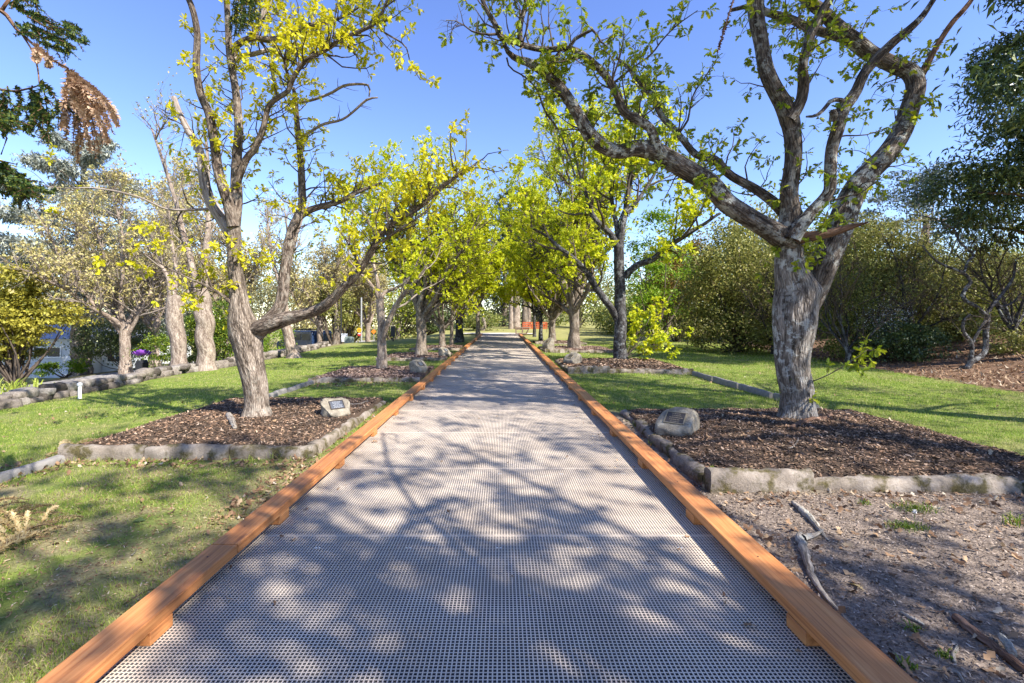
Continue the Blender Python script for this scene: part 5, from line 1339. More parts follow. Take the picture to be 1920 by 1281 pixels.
M['cabinet'] = simple_mat('grey_green_cabinet', (.20, .24, .21), .6, .1, 4)
root, zt = pole('street_pole', 'thin dark steel pole beside the grey-green cabinet', 'pole', 639.5, 560, 660, 35, .11, 'dark_metal')
m = MB(); m.box((.25, -.02, 1.25), (.5, .03, .62)); m.build('notice', M['white_paint'], root, False)
root, zt = pole('sign_pole', 'pale pole carrying a round yellow sign over a small red one', 'sign', 677.5, 558, 645, 40, .16, 'galv')
d = 40; zz = float(P(0, 619, d)[2]) - root.location.z
m = MB(); m.cyl((-.14, -.10, zz), (-.14, -.13, zz), .2, .2, 20); m.build('round_sign', M['sign_yellow'], root, False)
m = MB(); m.cyl((-.14, -.131, zz), (-.14, -.136, zz), .10, .10, 16); m.build('sign_mark', M['sign_orange'], root, False)
m = MB(); m.cyl((-.14, -.10, zz - .36), (-.14, -.13, zz - .36), .15, .15, 20); m.build('red_sign', M['sign_red'], root, False)
m = MB(); m.box((-.14, -.134, zz - .30), (.22, .006, .08)); m.build('white_band', M['white_paint'], root, False)
root, zt = pole('warning_sign', 'orange-yellow diamond sign on a low post by the side road', 'sign', 701, 612, 655, 43, .07, 'galv')
m = MB(); h = .24; zz = float(P(0, 622, 43)[2]) - root.location.z
m.add([(0, -.05, zz - h), (h, -.05, zz), (0, -.05, zz + h), (-h, -.05, zz), (0, -.075, zz - h), (h, -.075, zz), (0, -.075, zz + h), (-h, -.075, zz)], [(0, 1, 2, 3), (4, 7, 6, 5), (0, 4, 5, 1), (1, 5, 6, 2), (2, 6, 7, 3), (3, 7, 4, 0)])
m.build('diamond_sign', M['sign_orange'], root, False)
root, zt = pole('notice_post', 'dark post with a tall dark box standing on the far left lawn', 'post', 737, 616, 655, 33, .1, 'dark_metal')
m = MB(); m.box((0, 0, zt - .2), (.28, .2, .75)); m.build('box', M['dark_metal'], root, False, bevel=.01)
x, y = float(P(655, 0, 34)[0]), 34; z = gzf(x, y)
root = thing('utility_cabinet', 'squat grey-green cabinet with a sloped top at the lawn edge', 'cabinet', (x, y, z))
m = MB(); m.prism([(-.3, -.05), (.3, -.05), (.3, .52), (.12, .62), (-.22, .62), (-.3, .55)], (0, -.2, 0), (0, .2, 0)); m.build('case', M['cabinet'], root, False, bevel=.012)
m = MB(); m.box((0, -.21, .27), (.48, .02, .44)); m.build('door', M['cabinet'], root, False)
x, y = float(P(617, 0, 46)[0]), 46; z = gzf(x, y)
root = thing('safety_barrier', 'orange plastic mesh barrier standing by the road right of the van', 'barrier', (x, y, z))
def mesh_barrier(root, w, h, z0=.1):
    m = MB()
    for i in range(int(w / .16) + 1): m.box((-w / 2 + i * .16, 0, z0 + h / 2), (.075, .02, h))
    for j in range(int(h / .16) + 1): m.box((0, .004, z0 + j * h / int(h / .16)), (w, .018, .075))
    m.build('mesh', M['orange'], root, False)
    for s in (-1, 0, 1):
        q = MB(); q.cyl((s * w / 2, .04, -.1), (s * w / 2, .04, z0 + h + .1), .025, .025, 8); q.build('stake', M['dark_metal'], root, False)
mesh_barrier(root, 1.5, 1.0, .4)
x, y = float(P(1003, 0, 47)[0]), 47; z = gzf(x, y)
root = thing('safety_barrier', 'orange mesh barrier beyond the right end of the walkway', 'barrier', (x, y, z)); mesh_barrier(root, 2.4, .62, .35)
# brown trough at the end of the walkway
x, y = float(P(977, 0, 42.5)[0]), 41.6; z = gzf(x, y)
root = thing('timber_trough', 'brown tapered timber trough at the right end of the walkway', 'trough', (x, y, z + .06))
wood_m = simple_mat('grey_brown_boards', (.22, .15, .11), .85, .3, 5, .3)
m = MB(); m.prism([(-.5, 0), (.45, 0), (.75, .62), (-.6, .62), (-.55, .54), (.66, .54), (.4, .08), (-.45, .08)], (0, -.35, 0), (0, .35, 0)); m.build('side', wood_m, root, False, bevel=.01)
m = MB(); m.box((.04, 0, .45), (1.2, .6, .1)); m.build('soil', M['mulch'], root, False)
m = MB(); m.box((.05, -.37, .3), (.1, .03, .6)); m.box((-.5, -.37, .3), (.1, .03, .6)); m.build('batten', wood_m, root, False)
# utility pole on the right
root, zt = pole('utility_pole', 'weathered timber utility pole with a cross-arm behind the right thicket', 'utility pole', 1737, 405, 640, 34, .42, 'grey_wood')
m = MB(); m.box((0, -.24, zt - .35), (2.6, .1, .12)); m.build('cross_arm', M['grey_wood'], root, False)
for s in (-1.2, -.6, .6, 1.2):
    m = MB(); m.cyl((s, -.24, zt - .29), (s, -.24, zt - .12), .05, .03, 10); m.build('insulator', M['white_paint'], root, False)
m = MB(); px_, pz_ = root.location.x, root.location.z + zt - .12
wires = []
for s in (-1.2, -.6, .6, 1.2):
    pts = np.array([(s + u * 34, -.24 + u * 8, zt - .1 - 1.5 * math.sin(math.pi * u) * .6 + .3 * u) for u in np.linspace(0, 1, 14)]); wires.append(pts)
v, f, uv = tubes(np.array(wires), np.full((4, 14), .022), 4)
mk('wire', v, [(f, 0)], M['dark_metal'], root, uv, world=False)['kind'] = 'stuff'

# ================================================================== FIR OVERHEAD (trunk outside the frame on the left)
def fir_strand(V, Fs, C, dens, nl, r, nw=.16, flat=.3, droop=.1):
    L = np.linalg.norm(np.diff(C, axis=0), axis=1); s = np.r_[0, np.cumsum(L)]
    n = max(6, int(s[-1] * dens)); q = np.sort(r.uniform(0, s[-1], n))
    pos = np.stack([np.interp(q, s, C[:, k]) for k in range(3)], 1)
    tg = unit(np.stack([np.interp(np.clip(q + .02, 0, s[-1]), s, C[:, k]) - np.interp(np.clip(q - .02, 0, s[-1]), s, C[:, k]) for k in range(3)], 1))
    rd = unit(np.cross(tg, r.normal(size=(n, 3))))
    d = unit(rd + tg * .55 - np.array([0, 0, droop])); sd = unit(np.cross(d, tg)); nn = np.cross(sd, d)
    sz = nl * r.uniform(.65, 1.15, (n, 1)); taper = (1 - .45 * q / s[-1])[:, None]; sz = sz * taper
    T = np.array([(0, .35, 0), (0, -.35, 0), (.45, -1.0, .02), (1, 0, -.10), (.45, 1.0, .02)])
    v = pos[:, None, :] + sz[:, None, :] * (T[None, :, 0:1] * d[:, None] + T[None, :, 1:2] * nw * sd[:, None] + T[None, :, 2:3] * nn[:, None])
    Fs.append(np.arange(n)[:, None] * 5 + np.arange(5)[None] + sum(len(a) for a in V)); V.append(v.reshape(-1, 3))

def fir_part(root, name, strands, d0, mat, dens, nl, r, wood='bark_brown', nw=.16, kids=0, kl=.2):
    """strands: list of pixel polylines"""
    V, Fs, polys = [], [], []
    for st in strands:
        dd = d0 + r.uniform(-.22, .22)
        pts = np.array([P(a, b, dd + .10 * i * r.uniform(-1, 1)) for i, (a, b) in enumerate(st)])
        C, rr = catmull(pts, np.linspace(.006, .0025, len(pts)), 12)
        polys.append((C, rr)); fir_strand(V, Fs, C, dens, nl, r, nw)
        for q in range(kids):
            i = r.integers(2, 11); tg = unit(C[i] - C[i - 1]); sd = unit(np.cross(tg, r.normal(size=3)))
            l = kl * r.uniform(.5, 1.1); K = np.array([C[i] + (tg * .7 + sd * .7) * l * u - np.array([0, 0, .25 * l * u * u]) for u in np.linspace(0, 1, 12)])
            polys.append((K, np.linspace(.004, .002, 12))); fir_strand(V, Fs, K, dens, nl * .9, r, nw)
    v, f, uv = tubes(np.array([a for a, b in polys]), np.array([b for a, b in polys]), 4)
    off = sum(len(a) for a in V)
    mk(name, np.vstack(V + [v]), [(np.vstack(Fs), 0), (f + off, 1)], [M[mat], M[wood]], root)

rf = np.random.default_rng(77)
fb = (-6.0, 2.9, gzf(-6.0, 2.9))
fir = thing('fir_tree', 'fir reaching in at the upper left with green sprays and a dead brown spray', 'fir tree', fb)
T0 = Tree('tmp', 'x', fb, 'bark_brown', 'needle_green', seed=140); tmp_root = T0.root; T0.root = fir
bb = np.array(fb)
T0.stem([bb - (0, 0, .1), bb + (0, 0, 3), bb + (.1, 0, 6.5), bb + (0, 0, 10)], [.3, .24, .16, .05], 'trunk', k=16)
bpy.data.objects.remove(tmp_root)
def fl(pts, rad, part='limb'):
    return T0.stem(pts, rad, part, k=8, rough=.05, N=24)
D = 3.25
fl([bb + (0, 0, 3.1), P(-420, -20, 3.1), P(-120, -40, 3.2), P(2, 20, D), P(12, 40, D), P(45, 66, D), P(75, 96, D), P(105, 118, D), P(128, 128, D)], [.05, .035, .022, .014, .012, .009, .008, .006, .005])
fl([P(2, 22, D), P(15, 2, D), P(40, -30, D + .1), P(60, -70, D + .1)], [.011, .010, .008, .006])
fl([P(42, 66, D), P(60, 95, D), P(70, 125, D - .05), P(74, 158, D - .1)], [.006, .005, .005, .004])
fl([bb + (0, 0, 2.6), P(-420, 250, 3.1), P(-150, 240, 3.2), P(-40, 235, 3.3), P(8, 242, 3.3), P(12, 265, 3.3), P(2, 290, 3.3)], [.05, .03, .015, .008, .006, .005, .004])
fl([bb + (0, 0, 2.2), P(-400, 330, 3.2), P(-150, 300, 3.25), P(-20, 300, 3.3), P(30, 308, 3.3)], [.05, .03, .015, .008, .003])
fl([bb + (0, 0, 2.6), P(-300, 200, 3.2), P(-60, 160, 3.3), P(20, 172, 3.3), P(75, 160, 3.2)], [.04, .02, .012, .008, .004])
# green upper sprays
fir_part(fir, 'green_spray', [[(30, 12), (70, 35), (115, 55), (150, 62)], [(50, 30), (95, 55), (135, 70), (163, 82)], [(45, 45), (85, 62), (120, 85), (150, 112)], [(40, 60), (70, 75), (100, 88), (130, 100)], [(28, 40), (42, 55), (55, 62), (75, 70)], [(55, 20), (90, 42), (120, 48), (152, 56)], [(20, 5), (45, 20), (70, 28), (95, 45)], [(70, 55), (95, 70), (118, 78), (140, 92)], [(60, 50), (72, 62), (82, 75), (95, 88)], [(8, -30), (30, -5), (60, 0), (70, 2)]], D, 'needle_green', 420, .034, rf, kids=5, kl=.13)
# dark lower sprays
st = []
for i in range(16):
    x0 = rf.uniform(-25, 80); st.append([(x0, 165 + rf.uniform(-6, 12)), (x0 + rf.uniform(-12, 14), 195), (x0 + rf.uniform(-25, 25), 220 + rf.uniform(-10, 8)), (x0 + rf.uniform(-32, 40), 238 + rf.uniform(-15, 22))])
st += [[(74, 155), (90, 165), (104, 185), (110, 210)], [(74, 155), (85, 180), (88, 215), (92, 262)], [(60, 170), (78, 200), (80, 240), (84, 262)]]
fir_part(fir, 'dark_spray', st, D + .05, 'needle_green', 430, .036, rf, kids=4, kl=.14)
st = []
for i in range(13):
    x0 = rf.uniform(-40, 25); y0 = 305 + rf.uniform(0, 22); st.append([(x0, y0), (x0 + 14, y0 + 14), (x0 + 26 + rf.uniform(-10, 14), y0 + 32), (x0 + 32 + rf.uniform(-20, 28), y0 + 48 + rf.uniform(-8, 14))])
st += [[(10, 352), (45, 352), (75, 355), (100, 362)], [(-5, 360), (25, 366), (55, 366), (82, 374)]]
fir_part(fir, 'low_spray', st, 3.3, 'needle_green', 430, .036, rf, kids=4, kl=.13)
# dead brown hanging clump
ends = [(116, 242), (124, 262), (136, 292), (146, 304), (152, 280), (160, 262), (168, 285), (180, 298), (186, 286), (178, 250), (192, 270), (202, 268), (212, 250), (219, 236), (222, 225), (208, 210), (196, 205), (130, 225), (142, 240), (166, 236), (188, 235), (205, 240), (155, 220), (172, 215), (118, 205), (140, 205)]
st = []
for ex, ey in ends:
    u = rf.uniform(0, 1); x0, y0 = 124 + 26 * u, 126 + 42 * u
    st.append([(x0, y0), (x0 * .62 + ex * .38 + rf.uniform(-2, 4), y0 * .7 + ey * .3), (x0 * .2 + ex * .8, y0 * .38 + ey * .62), (ex, ey)])
st += [[(68, 95), (85, 104), (105, 116), (128, 128)], [(80, 92), (90, 110), (92, 120), (88, 124)], [(72, 88), (70, 100), (68, 110), (66, 112)]]
fir_part(fir, 'dead_spray', st, D, 'needle_dead', 330, .042, rf, nw=.17)
# far sprays hanging behind the left oak's top
fl([bb + (0, 0, 7.4), bb + (1.0, 1.4, 7.6), P(380, -110, 6.0), P(450, -40, 6.3), P(478, -12, 6.4)], [.06, .05, .03, .02, .01])
st = [[(450 + dx, -30), (446 + dx, -5), (442 + dx, 25), (440 + dx * .9, e)] for dx, e in ((-6, 62), (2, 68), (10, 60), (18, 58), (26, 52), (34, 40), (44, 28), (-2, 48), (14, 50), (30, 20))]
fir_part(fir, 'dark_spray', st, 6.4, 'needle_green', 200, .06, rf, kids=2, kl=.2)
# second fir, outside the frame on the right, one bare frond hanging into view
fb2 = (4.4, -1.4, gzf(4.4, -1.4)); b2 = np.array(fb2)
fir2 = thing('fir_tree', 'fir outside the photo on the right, one dark frond dangling into view', 'fir tree', fb2)
T0.root = fir2
T0.stem([b2 - (0, 0, .1), b2 + (0, 0, 3), b2 + (.1, 0, 5.5), b2 + (0, 0, 8)], [.17, .14, .09, .03], 'trunk', k=14)
fl([b2 + (0, 0, 4.6), b2 + (-1.0, 2.2, 5.3), P(1480, -160, 3.3), P(1392, -40, 3.5), P(1374, 2, 3.5), P(1362, 42, 3.5), P(1350, 80, 3.5), P(1343, 106, 3.5)], [.035, .022, .012, .007, .006, .005, .004, .002])
fir_part(fir2, 'hanging_frond', [[(1384, -25), (1374, 2), (1362, 42), (1346, 98)]], 3.5, 'bark_brown', 160, .03, rf, nw=.3)
for k in range(5):
    h = 4.2 + k * .75; a = k * 2.4 + .5; L = 2.0 - k * .17
    e = b2 + np.array([math.cos(a) * L, math.sin(a) * L * .9, h - .3])
    C2, r2 = fl([b2 + (0, 0, h), b2 * .5 + e * .5 + (0, 0, h * .5 + .3), e] if False else [b2 + np.array([0, 0, h]), (b2 + np.array([0, 0, h])) * .5 + e * .5 + np.array([0, 0, .2]), e], [.05, .03, .01])
    V, Fs = [], []
    for q in range(5):
        i = rf.integers(6, 23); l = rf.uniform(.4, .9); sd = rf.normal(size=3) * (1, 1, .2); sd = unit(sd)
        K = np.array([C2[i] + sd * l * u - np.array([0, 0, .5 * l * u * u]) for u in np.linspace(0, 1, 10)]); fir_strand(V, Fs, K, 90, .09, rf, .25)
    mk('green_spray', np.vstack(V), [(np.vstack(Fs), 0)], M['needle_green'], fir2)
# ================================================================== GROUND COVER AND FALLEN THINGS
def in_bed(x, y, m=.08):
    k = np.zeros(len(x), bool)
    for (x0, x1, y0, y1, t) in BEDS.values(): k |= (x > x0 - m) & (x < x1 + m) & (y > y0 - m) & (y < y1 + m)
    return k

def vnoise(x, y, s, seed=0):
    r = np.random.default_rng(seed); v = 0
    for _ in range(7):
        a = r.uniform(0, 6.3); k = s * r.uniform(.6, 1.6); v = v + np.sin(k * (x * math.cos(a) + y * math.sin(a)) + r.uniform(0, 6.3))
    return v / 7 * 1.6

def grass():
    r = np.random.default_rng(200)
    N = 560000
    d = 1.9 + 26 * r.random(N) ** 2.1
    x = (r.uniform(-1.13, 1.17, N)) * d; y = d
    k = (x < -1.82) | (x > 1.62)
    k &= ~in_bed(x, y)
    k &= ~((x > 1.5) & (y < 4.55 + .3 * vnoise(x, y, 2, 3)) & (vnoise(x, y, 3.2, 4) < .95))      # bare soil
    k &= ~((x > 1.5) & (x < 1.98) & (y < 8))
    k &= x < 9.7 + .14 * y + .25 * vnoise(x, y, 1.6, 5)
    k &= x > -9.7
    pn = vnoise(x, y, 2.3, 6)
    bare = (x < 0) & (y < 6.2) & (pn > .12 + .3 * smooth((y - 3.5) / 3)) & (r.random(N) < .85)
    bare |= (x < 0) & (x > -2.6 - .3 * pn) & (y < 6) & (r.random(N) < .6)
    k &= ~bare
    x, y, d = x[k], y[k], d[k]; n = len(x)
    h = r.uniform(.018, .042, n) * (1 + .35 * vnoise(x, y, 1.9, 8)); w = np.maximum(.0028, d * .00075) * r.uniform(.7, 1.3, n)
    h = np.clip(h, .012, .07)
    h = np.where(x > 0, h * 1.25, h)
    edge = (np.abs(x + 1.87) < .07) | ((np.abs(x - 1.68) < .08) & (y > 8)) | (np.abs(y - 5.3) < .05) | (np.abs(y - 8.9) < .06)
    h = np.where(edge & (r.random(n) < .6), h * 2.0, h)
    h = np.where(vnoise(x, y, 5.5, 9) > .95, h * 1.7, h)
    a = r.uniform(0, 6.3, n); b = r.uniform(0, 6.3, n); ln = r.uniform(.2, 1.1, n) * h
    z = gz(x, y) - .004
    sx, sy = np.cos(a) * w * .5, np.sin(a) * w * .5
    V = np.zeros((n, 5, 3))
    V[:, 0] = np.stack([x - sx, y - sy, z], -1); V[:, 1] = np.stack([x + sx, y + sy, z], -1)
    mx, my = x + np.cos(b) * ln * .35, y + np.sin(b) * ln * .35
    V[:, 2] = np.stack([mx + sx * .75, my + sy * .75, z + h * .62], -1); V[:, 3] = np.stack([mx - sx * .75, my - sy * .75, z + h * .62], -1)
    V[:, 4] = np.stack([x + np.cos(b) * ln, y + np.sin(b) * ln, z + h], -1)
    i = np.arange(n)[:, None] * 5
    o = mk('grass', V.reshape(-1, 3), [(i + np.array([0, 1, 2, 3]), 0), (i + np.array([3, 2, 4]), 0)], M['grass'])
    tag(o, 'short lawn grass with dry straw blades', 'grass', kind='stuff')

def grass_mat():
    m, nt = new_mat('grass_blade')
    ge = nt.nodes.new('ShaderNodeNewGeometry'); o = coords(nt)
    c = ramp(nt, ge.outputs['Random Per Island'], [(0, (.14, .25, .022)), (.4, (.25, .36, .04)), (.7, (.36, .42, .07)), (.86, (.48, .44, .17)), (1, (.56, .49, .25))])
    dry = ramp(nt, ge.outputs['Random Per Island'], [(0, (.18, .2, .05)), (.5, (.36, .32, .12)), (1, (.5, .42, .22))])
    f = tex_noise(nt, o, .9, 4, .6)
    c = mix(nt, ramp(nt, f, [(.46, g(0)), (.66, g(.75))]), c, dry)
    finish(nt, c, .6, trans=.35, spec=.2)
    return m
M['grass'] = grass_mat()
grass()

M['litter'] = leaf_mat('dead_leaf_litter', [(0, (.10, .055, .03)), (.35, (.22, .125, .07)), (.7, (.36, .23, .13)), (.9, (.46, .34, .21)), (1, (.5, .44, .34))], .1, .7, .2)
M['soil_bits'] = leaf_mat('soil_crumb', [(0, (.06, .046, .036)), (.4, (.18, .135, .10)), (.75, (.34, .26, .20)), (1, (.55, .45, .36))], .0, .9, .1)

def scatter_leaves(name, label, areas, mat, size, seed, kind='lobe', tilt=.35):
    r = np.random.default_rng(seed); Vs, Fs, off = [], [], 0
    for (n, x0, x1, y0, y1, zf) in areas:
        x = r.uniform(x0, x1, n); y = r.uniform(y0, y1, n)
        x = x + .0 * y; z = zf(x, y) + r.uniform(.004, .018, n)
        pos = np.stack([x, y, z], -1)
        a = r.uniform(0, 6.3, n); d = unit(np.stack([np.cos(a), np.sin(a), r.normal(0, tilt, n)], -1))
        s = unit(np.cross(d, np.array([0, 0, 1.0]) + r.normal(0, tilt, (n, 3)))); nn = -np.cross(s, d)
        T, Fc = leaf_template(kind); sz = size * r.uniform(.5, 1.25, (n, 1))
        V = pos[:, None] + sz[:, None] * (T[None, :, 0:1] * d[:, None] + T[None, :, 1:2] * s[:, None] + T[None, :, 2:3] * 1.6 * nn[:, None])
        Vs.append(V.reshape(-1, 3)); Fs.append((np.arange(n)[:, None, None] * len(T) + Fc[None]).reshape(-1, Fc.shape[1]) + off); off += n * len(T)
    o = mk(name, np.vstack(Vs), [(np.vstack(Fs), 0)], M[mat])
    return tag(o, label, 'leaf litter', kind='stuff')
scatter_leaves('leaf_litter', 'dry brown leaf litter lying against kerbs and edgings', [
    (420, -2.35, -1.84, 3.6, 5.4, gz), (260, -4.95, -2.3, 5.05, 5.36, gz), (420, -5.5, -4.7, 3.2, 5.4, gz), (500, -8.5, -1.9, 2, 9, gz), (160, -2.2, -1.84, 5.4, 9, gz),
    (160, 1.66, 1.95, 3.0, 7.5, gz), (160, 2.0, 5.5, 3.95, 4.35, gz), (700, 1.65, 5.5, 1.8, 4.3, gz), (120, -4.9, -2.3, 5.6, 8.6, zfA), (150, 2.1, 5.6, 4.6, 7.6, zfB), (350, 2, 9, 8, 17, gz), (300, -4.6, -2, 10.9, 11.6, gz)], 'litter', .06, 210)
scatter_leaves('leaf_litter', 'a few dry oak leaves and bits lying on the grating', [(70, -1.6, 1.4, 2.2, 14, lambda x, y: x * 0), (60, -1.66, -1.3, 2.4, 12, lambda x, y: x * 0), (60, 1.1, 1.45, 2.4, 12, lambda x, y: x * 0)], 'litter', .032, 214)
scatter_leaves('leaf_litter', 'dry bark strips and leaves on the right bank', [(6500, 11.3, 17.5, 7.5, 14, gz), (4500, 12.0, 19, 14, 22, gz)], 'litter', .13, 211, 'long')
def soil_crumbs():
    r = np.random.default_rng(212)
    v, f = chips(26000, 1.62, 5.6, 1.75, 4.5, gz, r, (.006, .03), (.003, .009), .3)
    tag(mk('soil_crumb', v, [(f, 0)], M['soil_bits']), 'bare crumbly soil with twig bits in the right foreground', 'soil', kind='stuff')
    v, f = chips(9000, -4.0, -1.85, 1.8, 5.2, gz, r, (.006, .03), (.003, .008), .3)
    tag(mk('soil_crumb', v, [(f, 0)], M['litter']), 'dry straw bits between the sparse grass of the left foreground', 'soil', kind='stuff')
soil_crumbs()

def on_ground(px, py, z0=-.1):
    """where the photo's pixel meets the ground"""
    d = (CH - z0) * F / (py - HY); x = float(P(px, py, d)[0]); z = gzf(x, d)
    d = (CH - z) * F / (py - HY); return np.array([float(P(px, py, d)[0]), d, gzf(float(P(px, py, d)[0]), d)])

def stick(label, pix, w, mat='stick', zf=None, cat='stick', name='fallen_stick', seed=1, fork=None, lift=.6):
    pts = []
    for a, b in pix:
        p = on_ground(a, b, -.1 if zf is None else .04)
        pts.append(p)
    pts = np.array(pts); n = len(pts); d = pts[:, 1]
    rad = np.array([w[min(i, len(w) - 1)] for i in range(n)]) / 2 * d / F
    if zf is not None: pts[:, 2] = [float(zf(p[0], p[1])) for p in pts]
    pts[:, 2] += rad * lift
    root = thing(name, label, cat, tuple(pts[0]))
    C, rr = catmull(pts, rad, 26); r = np.random.default_rng(seed); C = C + r.normal(size=C.shape) * rr[:, None] * .12
    v, f, uv = tubes(C[None], rr[None], 9, .13, seed)
    k = 9; n = len(v); v = np.vstack([v, C[0], C[-1]]); uv = np.vstack([uv, uv[0], uv[-1]])
    cap = np.array([(j + 1, j, n) for j in range(k)] + [(n - k - 1 + j, n - k + j, n + 1) for j in range(k)])
    mk('branch', v, [(f, 0), (cap, 0)], M[mat], root, uv)
    for fk in fork or []:
        q = np.array([on_ground(a, b) for a, b in fk]); q[:, 2] += rad[0] * .8
        C, rr = catmull(q, np.linspace(rad[1], rad[-1] * .5, len(q)), 12); v, f, uv = tubes(C[None], rr[None], 7, .1, seed + 3)
        mk('side_twig', v, [(f, 0)], M[mat], root, uv)
stick('long grey lichened stick lying against the right kerb', [(1498, 1008), (1508, 1040), (1520, 1075), (1535, 1105), (1560, 1135), (1592, 1170), (1612, 1190)], [15, 15, 13, 12, 10, 7, 4], seed=3, fork=[[(1506, 1015), (1530, 1008), (1545, 998)]])
stick('grey weathered stick on the soil in front of the right bed', [(1487, 945), (1505, 962), (1522, 978), (1540, 1000), (1553, 1014)], [8, 13, 12, 8, 3], seed=4)
stick('thick brown broken branch in the lower right corner', [(1790, 1160), (1815, 1180), (1840, 1200), (1870, 1222), (1905, 1250), (1945, 1280)], [14, 17, 16, 18, 18, 16], 'bark_brown', seed=5)
stick('short pale lichened stick crossing the brown branch in the lower right corner', [(1876, 1202), (1888, 1222), (1900, 1240)], [9, 14, 12], seed=6, lift=2.2)
stick('small curved grey twig on the soil near the lower right corner', [(1785, 1203), (1795, 1215), (1788, 1230), (1790, 1244)], [4, 6, 7, 6], seed=7)
stick('thin forked grey twig at the bottom of the right foreground', [(1712, 1246), (1745, 1254), (1775, 1258), (1795, 1264), (1808, 1282)], [3, 4, 5, 6, 5], seed=8)
stick('small lichen-covered twig stub in the middle of the bare soil', [(1690, 1150), (1705, 1160), (1722, 1168), (1735, 1176)], [6, 9, 8, 5], seed=9)
stick('red-brown branch lying on the dark mulch in front of the big oak', [(1483, 836), (1500, 825), (1525, 820), (1545, 813), (1560, 802)], [8, 9, 8, 7, 6], 'bark_brown', zfB, seed=10)
stick('pale stub of wood in the left bed mulch', [(428, 806), (433, 814), (437, 822), (441, 830)], [9, 11, 9, 7], 'stick', zfA, seed=11)
stick('thin pale root twig in the right bed mulch', [(1476, 867), (1488, 866), (1496, 858), (1496, 850)], [2, 3, 3, 2], 'stick', zfB, seed=12)
stick('thin twig beside the kerb in the left foreground', [(232, 1134), (248, 1124), (268, 1112), (288, 1104)], [2, 3, 3, 2], 'bark_twig', seed=13)
stick('pale twig in the mulch behind the left memorial stone', [(655, 775), (672, 772), (690, 765)], [2, 3, 2], 'stick', zfA, seed=14)

# single fallen leaves that stand out
def fallen_leaf(label, px, py, w, mat, yaw, z=None, kind='oak', tilt=.25, group='single fallen leaves'):
    p = on_ground(px, py, -.1 if z is None else z)
    if z is not None: p[2] = z
    p[2] += .012
    L = w / F * p[1]
    T, Fc = leaf_template(kind); d = np.array([math.cos(yaw), math.sin(yaw), .1]); s = np.array([-math.sin(yaw), math.cos(yaw), tilt]); n_ = np.array([0, 0, 1.0])
    V = L * (T[:, 0:1] * d + T[:, 1:2] * s + T[:, 2:3] * n_ * 1.2) + p
    tag(mk('fallen_leaf', V, [(Fc, 0)], M[mat]), label, 'leaf', group)
fallen_leaf('pale tan lobed leaf lying alone on the bare soil', 1622, 1112, 34, 'needle_fallen', 1.7)
fallen_leaf('brown leaf on the grating near the right kerb bottom', 1425, 1215, 30, 'litter', 2.6, .004)
fallen_leaf('small reddish leaf on the grating at the bottom right', 1488, 1262, 18, 'litter', .1, .004)
fallen_leaf('tan leaf stuck under the left kerb block', 440, 1042, 22, 'needle_fallen', -.3, .004)
fallen_leaf('brown leaf on the grating beside the left kerb in mid distance', 695, 842, 14, 'litter', .5, .004)
fallen_leaf('white curled leaf on the left lawn', 248, 981, 22, 'leaf_white', .4, kind='quad')
fallen_leaf('dark leaf on the grating far along the right side', 988, 763, 9, 'leaf_dark', .3, .004)

# dead fir fronds on the left lawn edge
def ground_frond(label, pix, seed, nl=.04, dens=330, kids=8, kl=.3):
    r = np.random.default_rng(seed); pts = np.array([on_ground(a, b) for a, b in pix]); pts[:, 2] += .03
    root = thing('dead_frond', label, 'frond', tuple(pts[0]), 'dead fir fronds on the left lawn')
    C, rr = catmull(pts, np.linspace(.007, .003, len(pts)), 16); V, Fs, polys = [], [], [(C, rr)]
    fir_strand(V, Fs, C, dens, nl, r, .17, droop=-.1)
    for q in range(kids):
        i = r.integers(2, 15); tg = unit(C[i] - C[i - 1]); sd = np.array([-tg[1], tg[0], .05]) * r.choice([-1, 1]); l = kl * r.uniform(.5, 1.1)
        K = np.array([C[i] + (tg * .75 + sd * .65) * l * u + np.array([0, 0, .04 * math.sin(3 * u)]) for u in np.linspace(0, 1, 16)])
        polys.append((K, np.linspace(.004, .002, 16))); fir_strand(V, Fs, K, dens, nl * .9, r, .17, droop=-.1)
    v, f, uv = tubes(np.array([a for a, b in polys]), np.array([b for a, b in polys]), 5)
    for w_ in V: w_[:, 2] = np.maximum(w_[:, 2], gz(w_[:, 0], w_[:, 1]) + .004)
    off = sum(len(a) for a in V)
    mk('dead_spray', np.vstack(V + [v]), [(np.vstack(Fs), 0), (f + off, 1)], [M['needle_fallen'], M['bark_brown']], root)
ground_frond('big straw-brown fir frond at the left edge of the photo', [(-45, 1075), (-10, 1040), (30, 1012), (75, 992), (110, 985)], 221, kids=12, kl=.45)
ground_frond('straw-brown fir frond crossing the larger one at the left edge', [(-40, 985), (0, 985), (30, 1000), (60, 1015), (95, 1012)], 222, kids=10, kl=.35)
ground_frond('small brown fir frond beside the left kerb end', [(85, 858), (105, 853), (125, 846), (140, 838)], 223, kids=7, kl=.35)
ground_frond('thin dead fir frond at the left edge above the big one', [(-30, 950), (0, 965), (35, 972), (70, 968)], 224, kids=7, kl=.3)

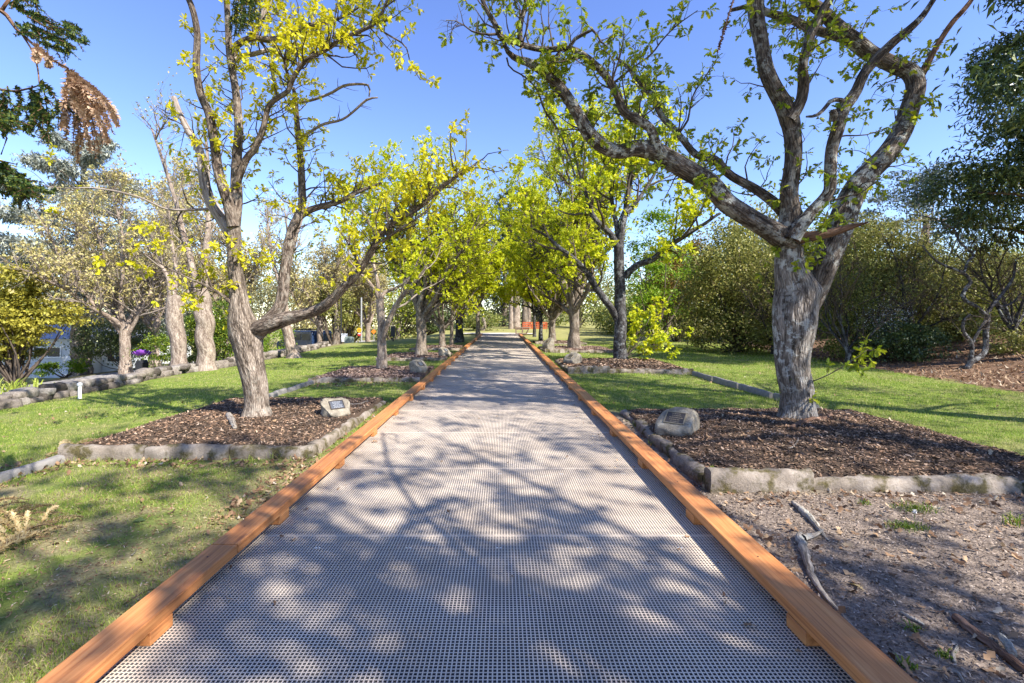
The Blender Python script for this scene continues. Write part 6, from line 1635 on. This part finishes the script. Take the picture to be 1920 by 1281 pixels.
# small plants
p = on_ground(1458, 912)
strap('green rosette plant at the foot of the right bed edging', 0, 0, 0, 22, .13, 'leaf_hedge', .04, 231, 'rosette_plant', 'plant', None, .035, tuple(p), 1.2)
for i, (px, py, n, h, sp, lab) in enumerate([(1340, 905, 40, .16, .08, 'tuft of thin pale grass in the gap beside the right bed edging'), (1700, 990, 190, .06, .16, 'round green grass tuft on the bare soil nearer the walkway'), (1715, 955, 220, .06, .2, 'wide green grass tuft on the bare soil below the right bed'), (1905, 985, 60, .10, .1, 'grass tuft at the right photo edge'),
                                            (1715, 1182, 26, .05, .06, 'small green weed beside the lichened twig stub'), (1772, 1230, 26, .05, .05, 'small green weed beside the curved grey twig'), (1700, 1250, 30, .05, .05, 'bright weed by the right kerb at the bottom'), (1620, 945, 30, .05, .08, 'sparse tuft below the middle of the right bed edging'), (1230, 835, 40, .08, .1, 'leafy weed in the gap between right kerb and bed'), (1195, 800, 40, .09, .1, 'green weed where the right bed begins beside the kerb')]):
    p = on_ground(px, py); strap(lab, 0, 0, 0, n, h, 'leaf_hedge' if i else 'lily', sp, 240 + i, 'grass_tuft', 'grass tuft', 'green tufts on the bare soil', .006 if h > .055 and n > 30 else .012, tuple(p), .9)
# little white flower head
p = on_ground(1714, 975); root = thing('flower', 'small white clover flower on the grass tuft below the right bed', 'flower', tuple(p))
m = MB(); m.cyl((0, 0, 0), (.005, 0, .06), .0015, .0015, 6); m.build('stem', M['leaf_hedge'], root, False)
r_ = np.random.default_rng(3); dr = unit(r_.normal(size=(70, 3))); v, f = expand_leaves(np.zeros((70, 3)) + (.005, 0, .068), dr, 1, .016, 'long', .1, 0, r_); mk('petal', v, [(f, 0)], M['white_paint'], root, world=False)

# ================================================================== SUN, SKY, CAMERA
sun_dir = np.array([.79 * math.cos(R(44)), -.613 * math.cos(R(44)), math.sin(R(44))])
l = bpy.data.lights.new('sun', 'SUN'); l.energy = 4.3; l.angle = R(.53); l.color = (1.0, .945, .86)
so = bpy.data.objects.new('sun', l); COL.objects.link(so)
from mathutils import Vector
so.rotation_euler = Vector(tuple(sun_dir)).to_track_quat('Z', 'Y').to_euler()
so.location = (8, -8, 20)
w = bpy.data.worlds.new('World'); scene.world = w; w.use_nodes = True
nt = w.node_tree; bg = nt.nodes['Background']
sky = nt.nodes.new('ShaderNodeTexSky'); sky.sky_type = 'NISHITA'; sky.sun_disc = False
sky.sun_elevation = R(44); sky.sun_rotation = math.atan2(.79, -.613); sky.air_density = 1.0; sky.dust_density = 0.1; sky.ozone_density = 3.0; sky.altitude = 300
hs = nt.nodes.new('ShaderNodeHueSaturation'); hs.inputs['Saturation'].default_value = 1.12; hs.inputs['Hue'].default_value = .517
nt.links.new(sky.outputs[0], hs.inputs['Color']); nt.links.new(hs.outputs[0], bg.inputs[0]); bg.inputs[1].default_value = .13

cam = bpy.data.cameras.new('camera'); co = bpy.data.objects.new('camera', cam); COL.objects.link(co)
cam.sensor_width = 36; cam.lens = 36 * F / 1920; cam.clip_end = 600; cam.clip_start = .05
co.location = (0, 0, CH); co.rotation_euler = (R(90), 0, 0)
cam.shift_x = (960 - VX) / 1920; cam.shift_y = (HY - 640.5) / 1920
scene.camera = co
vs = scene.view_settings; vs.view_transform = 'Standard'; vs.look = 'None'; vs.gamma = 1; vs.exposure = 1.35
c = scene.cycles
c.max_bounces = 6; c.diffuse_bounces = 3; c.glossy_bounces = 2; c.transmission_bounces = 3; c.transparent_max_bounces = 4
c.caustics_reflective = False; c.caustics_refractive = False; c.sample_clamp_indirect = 4
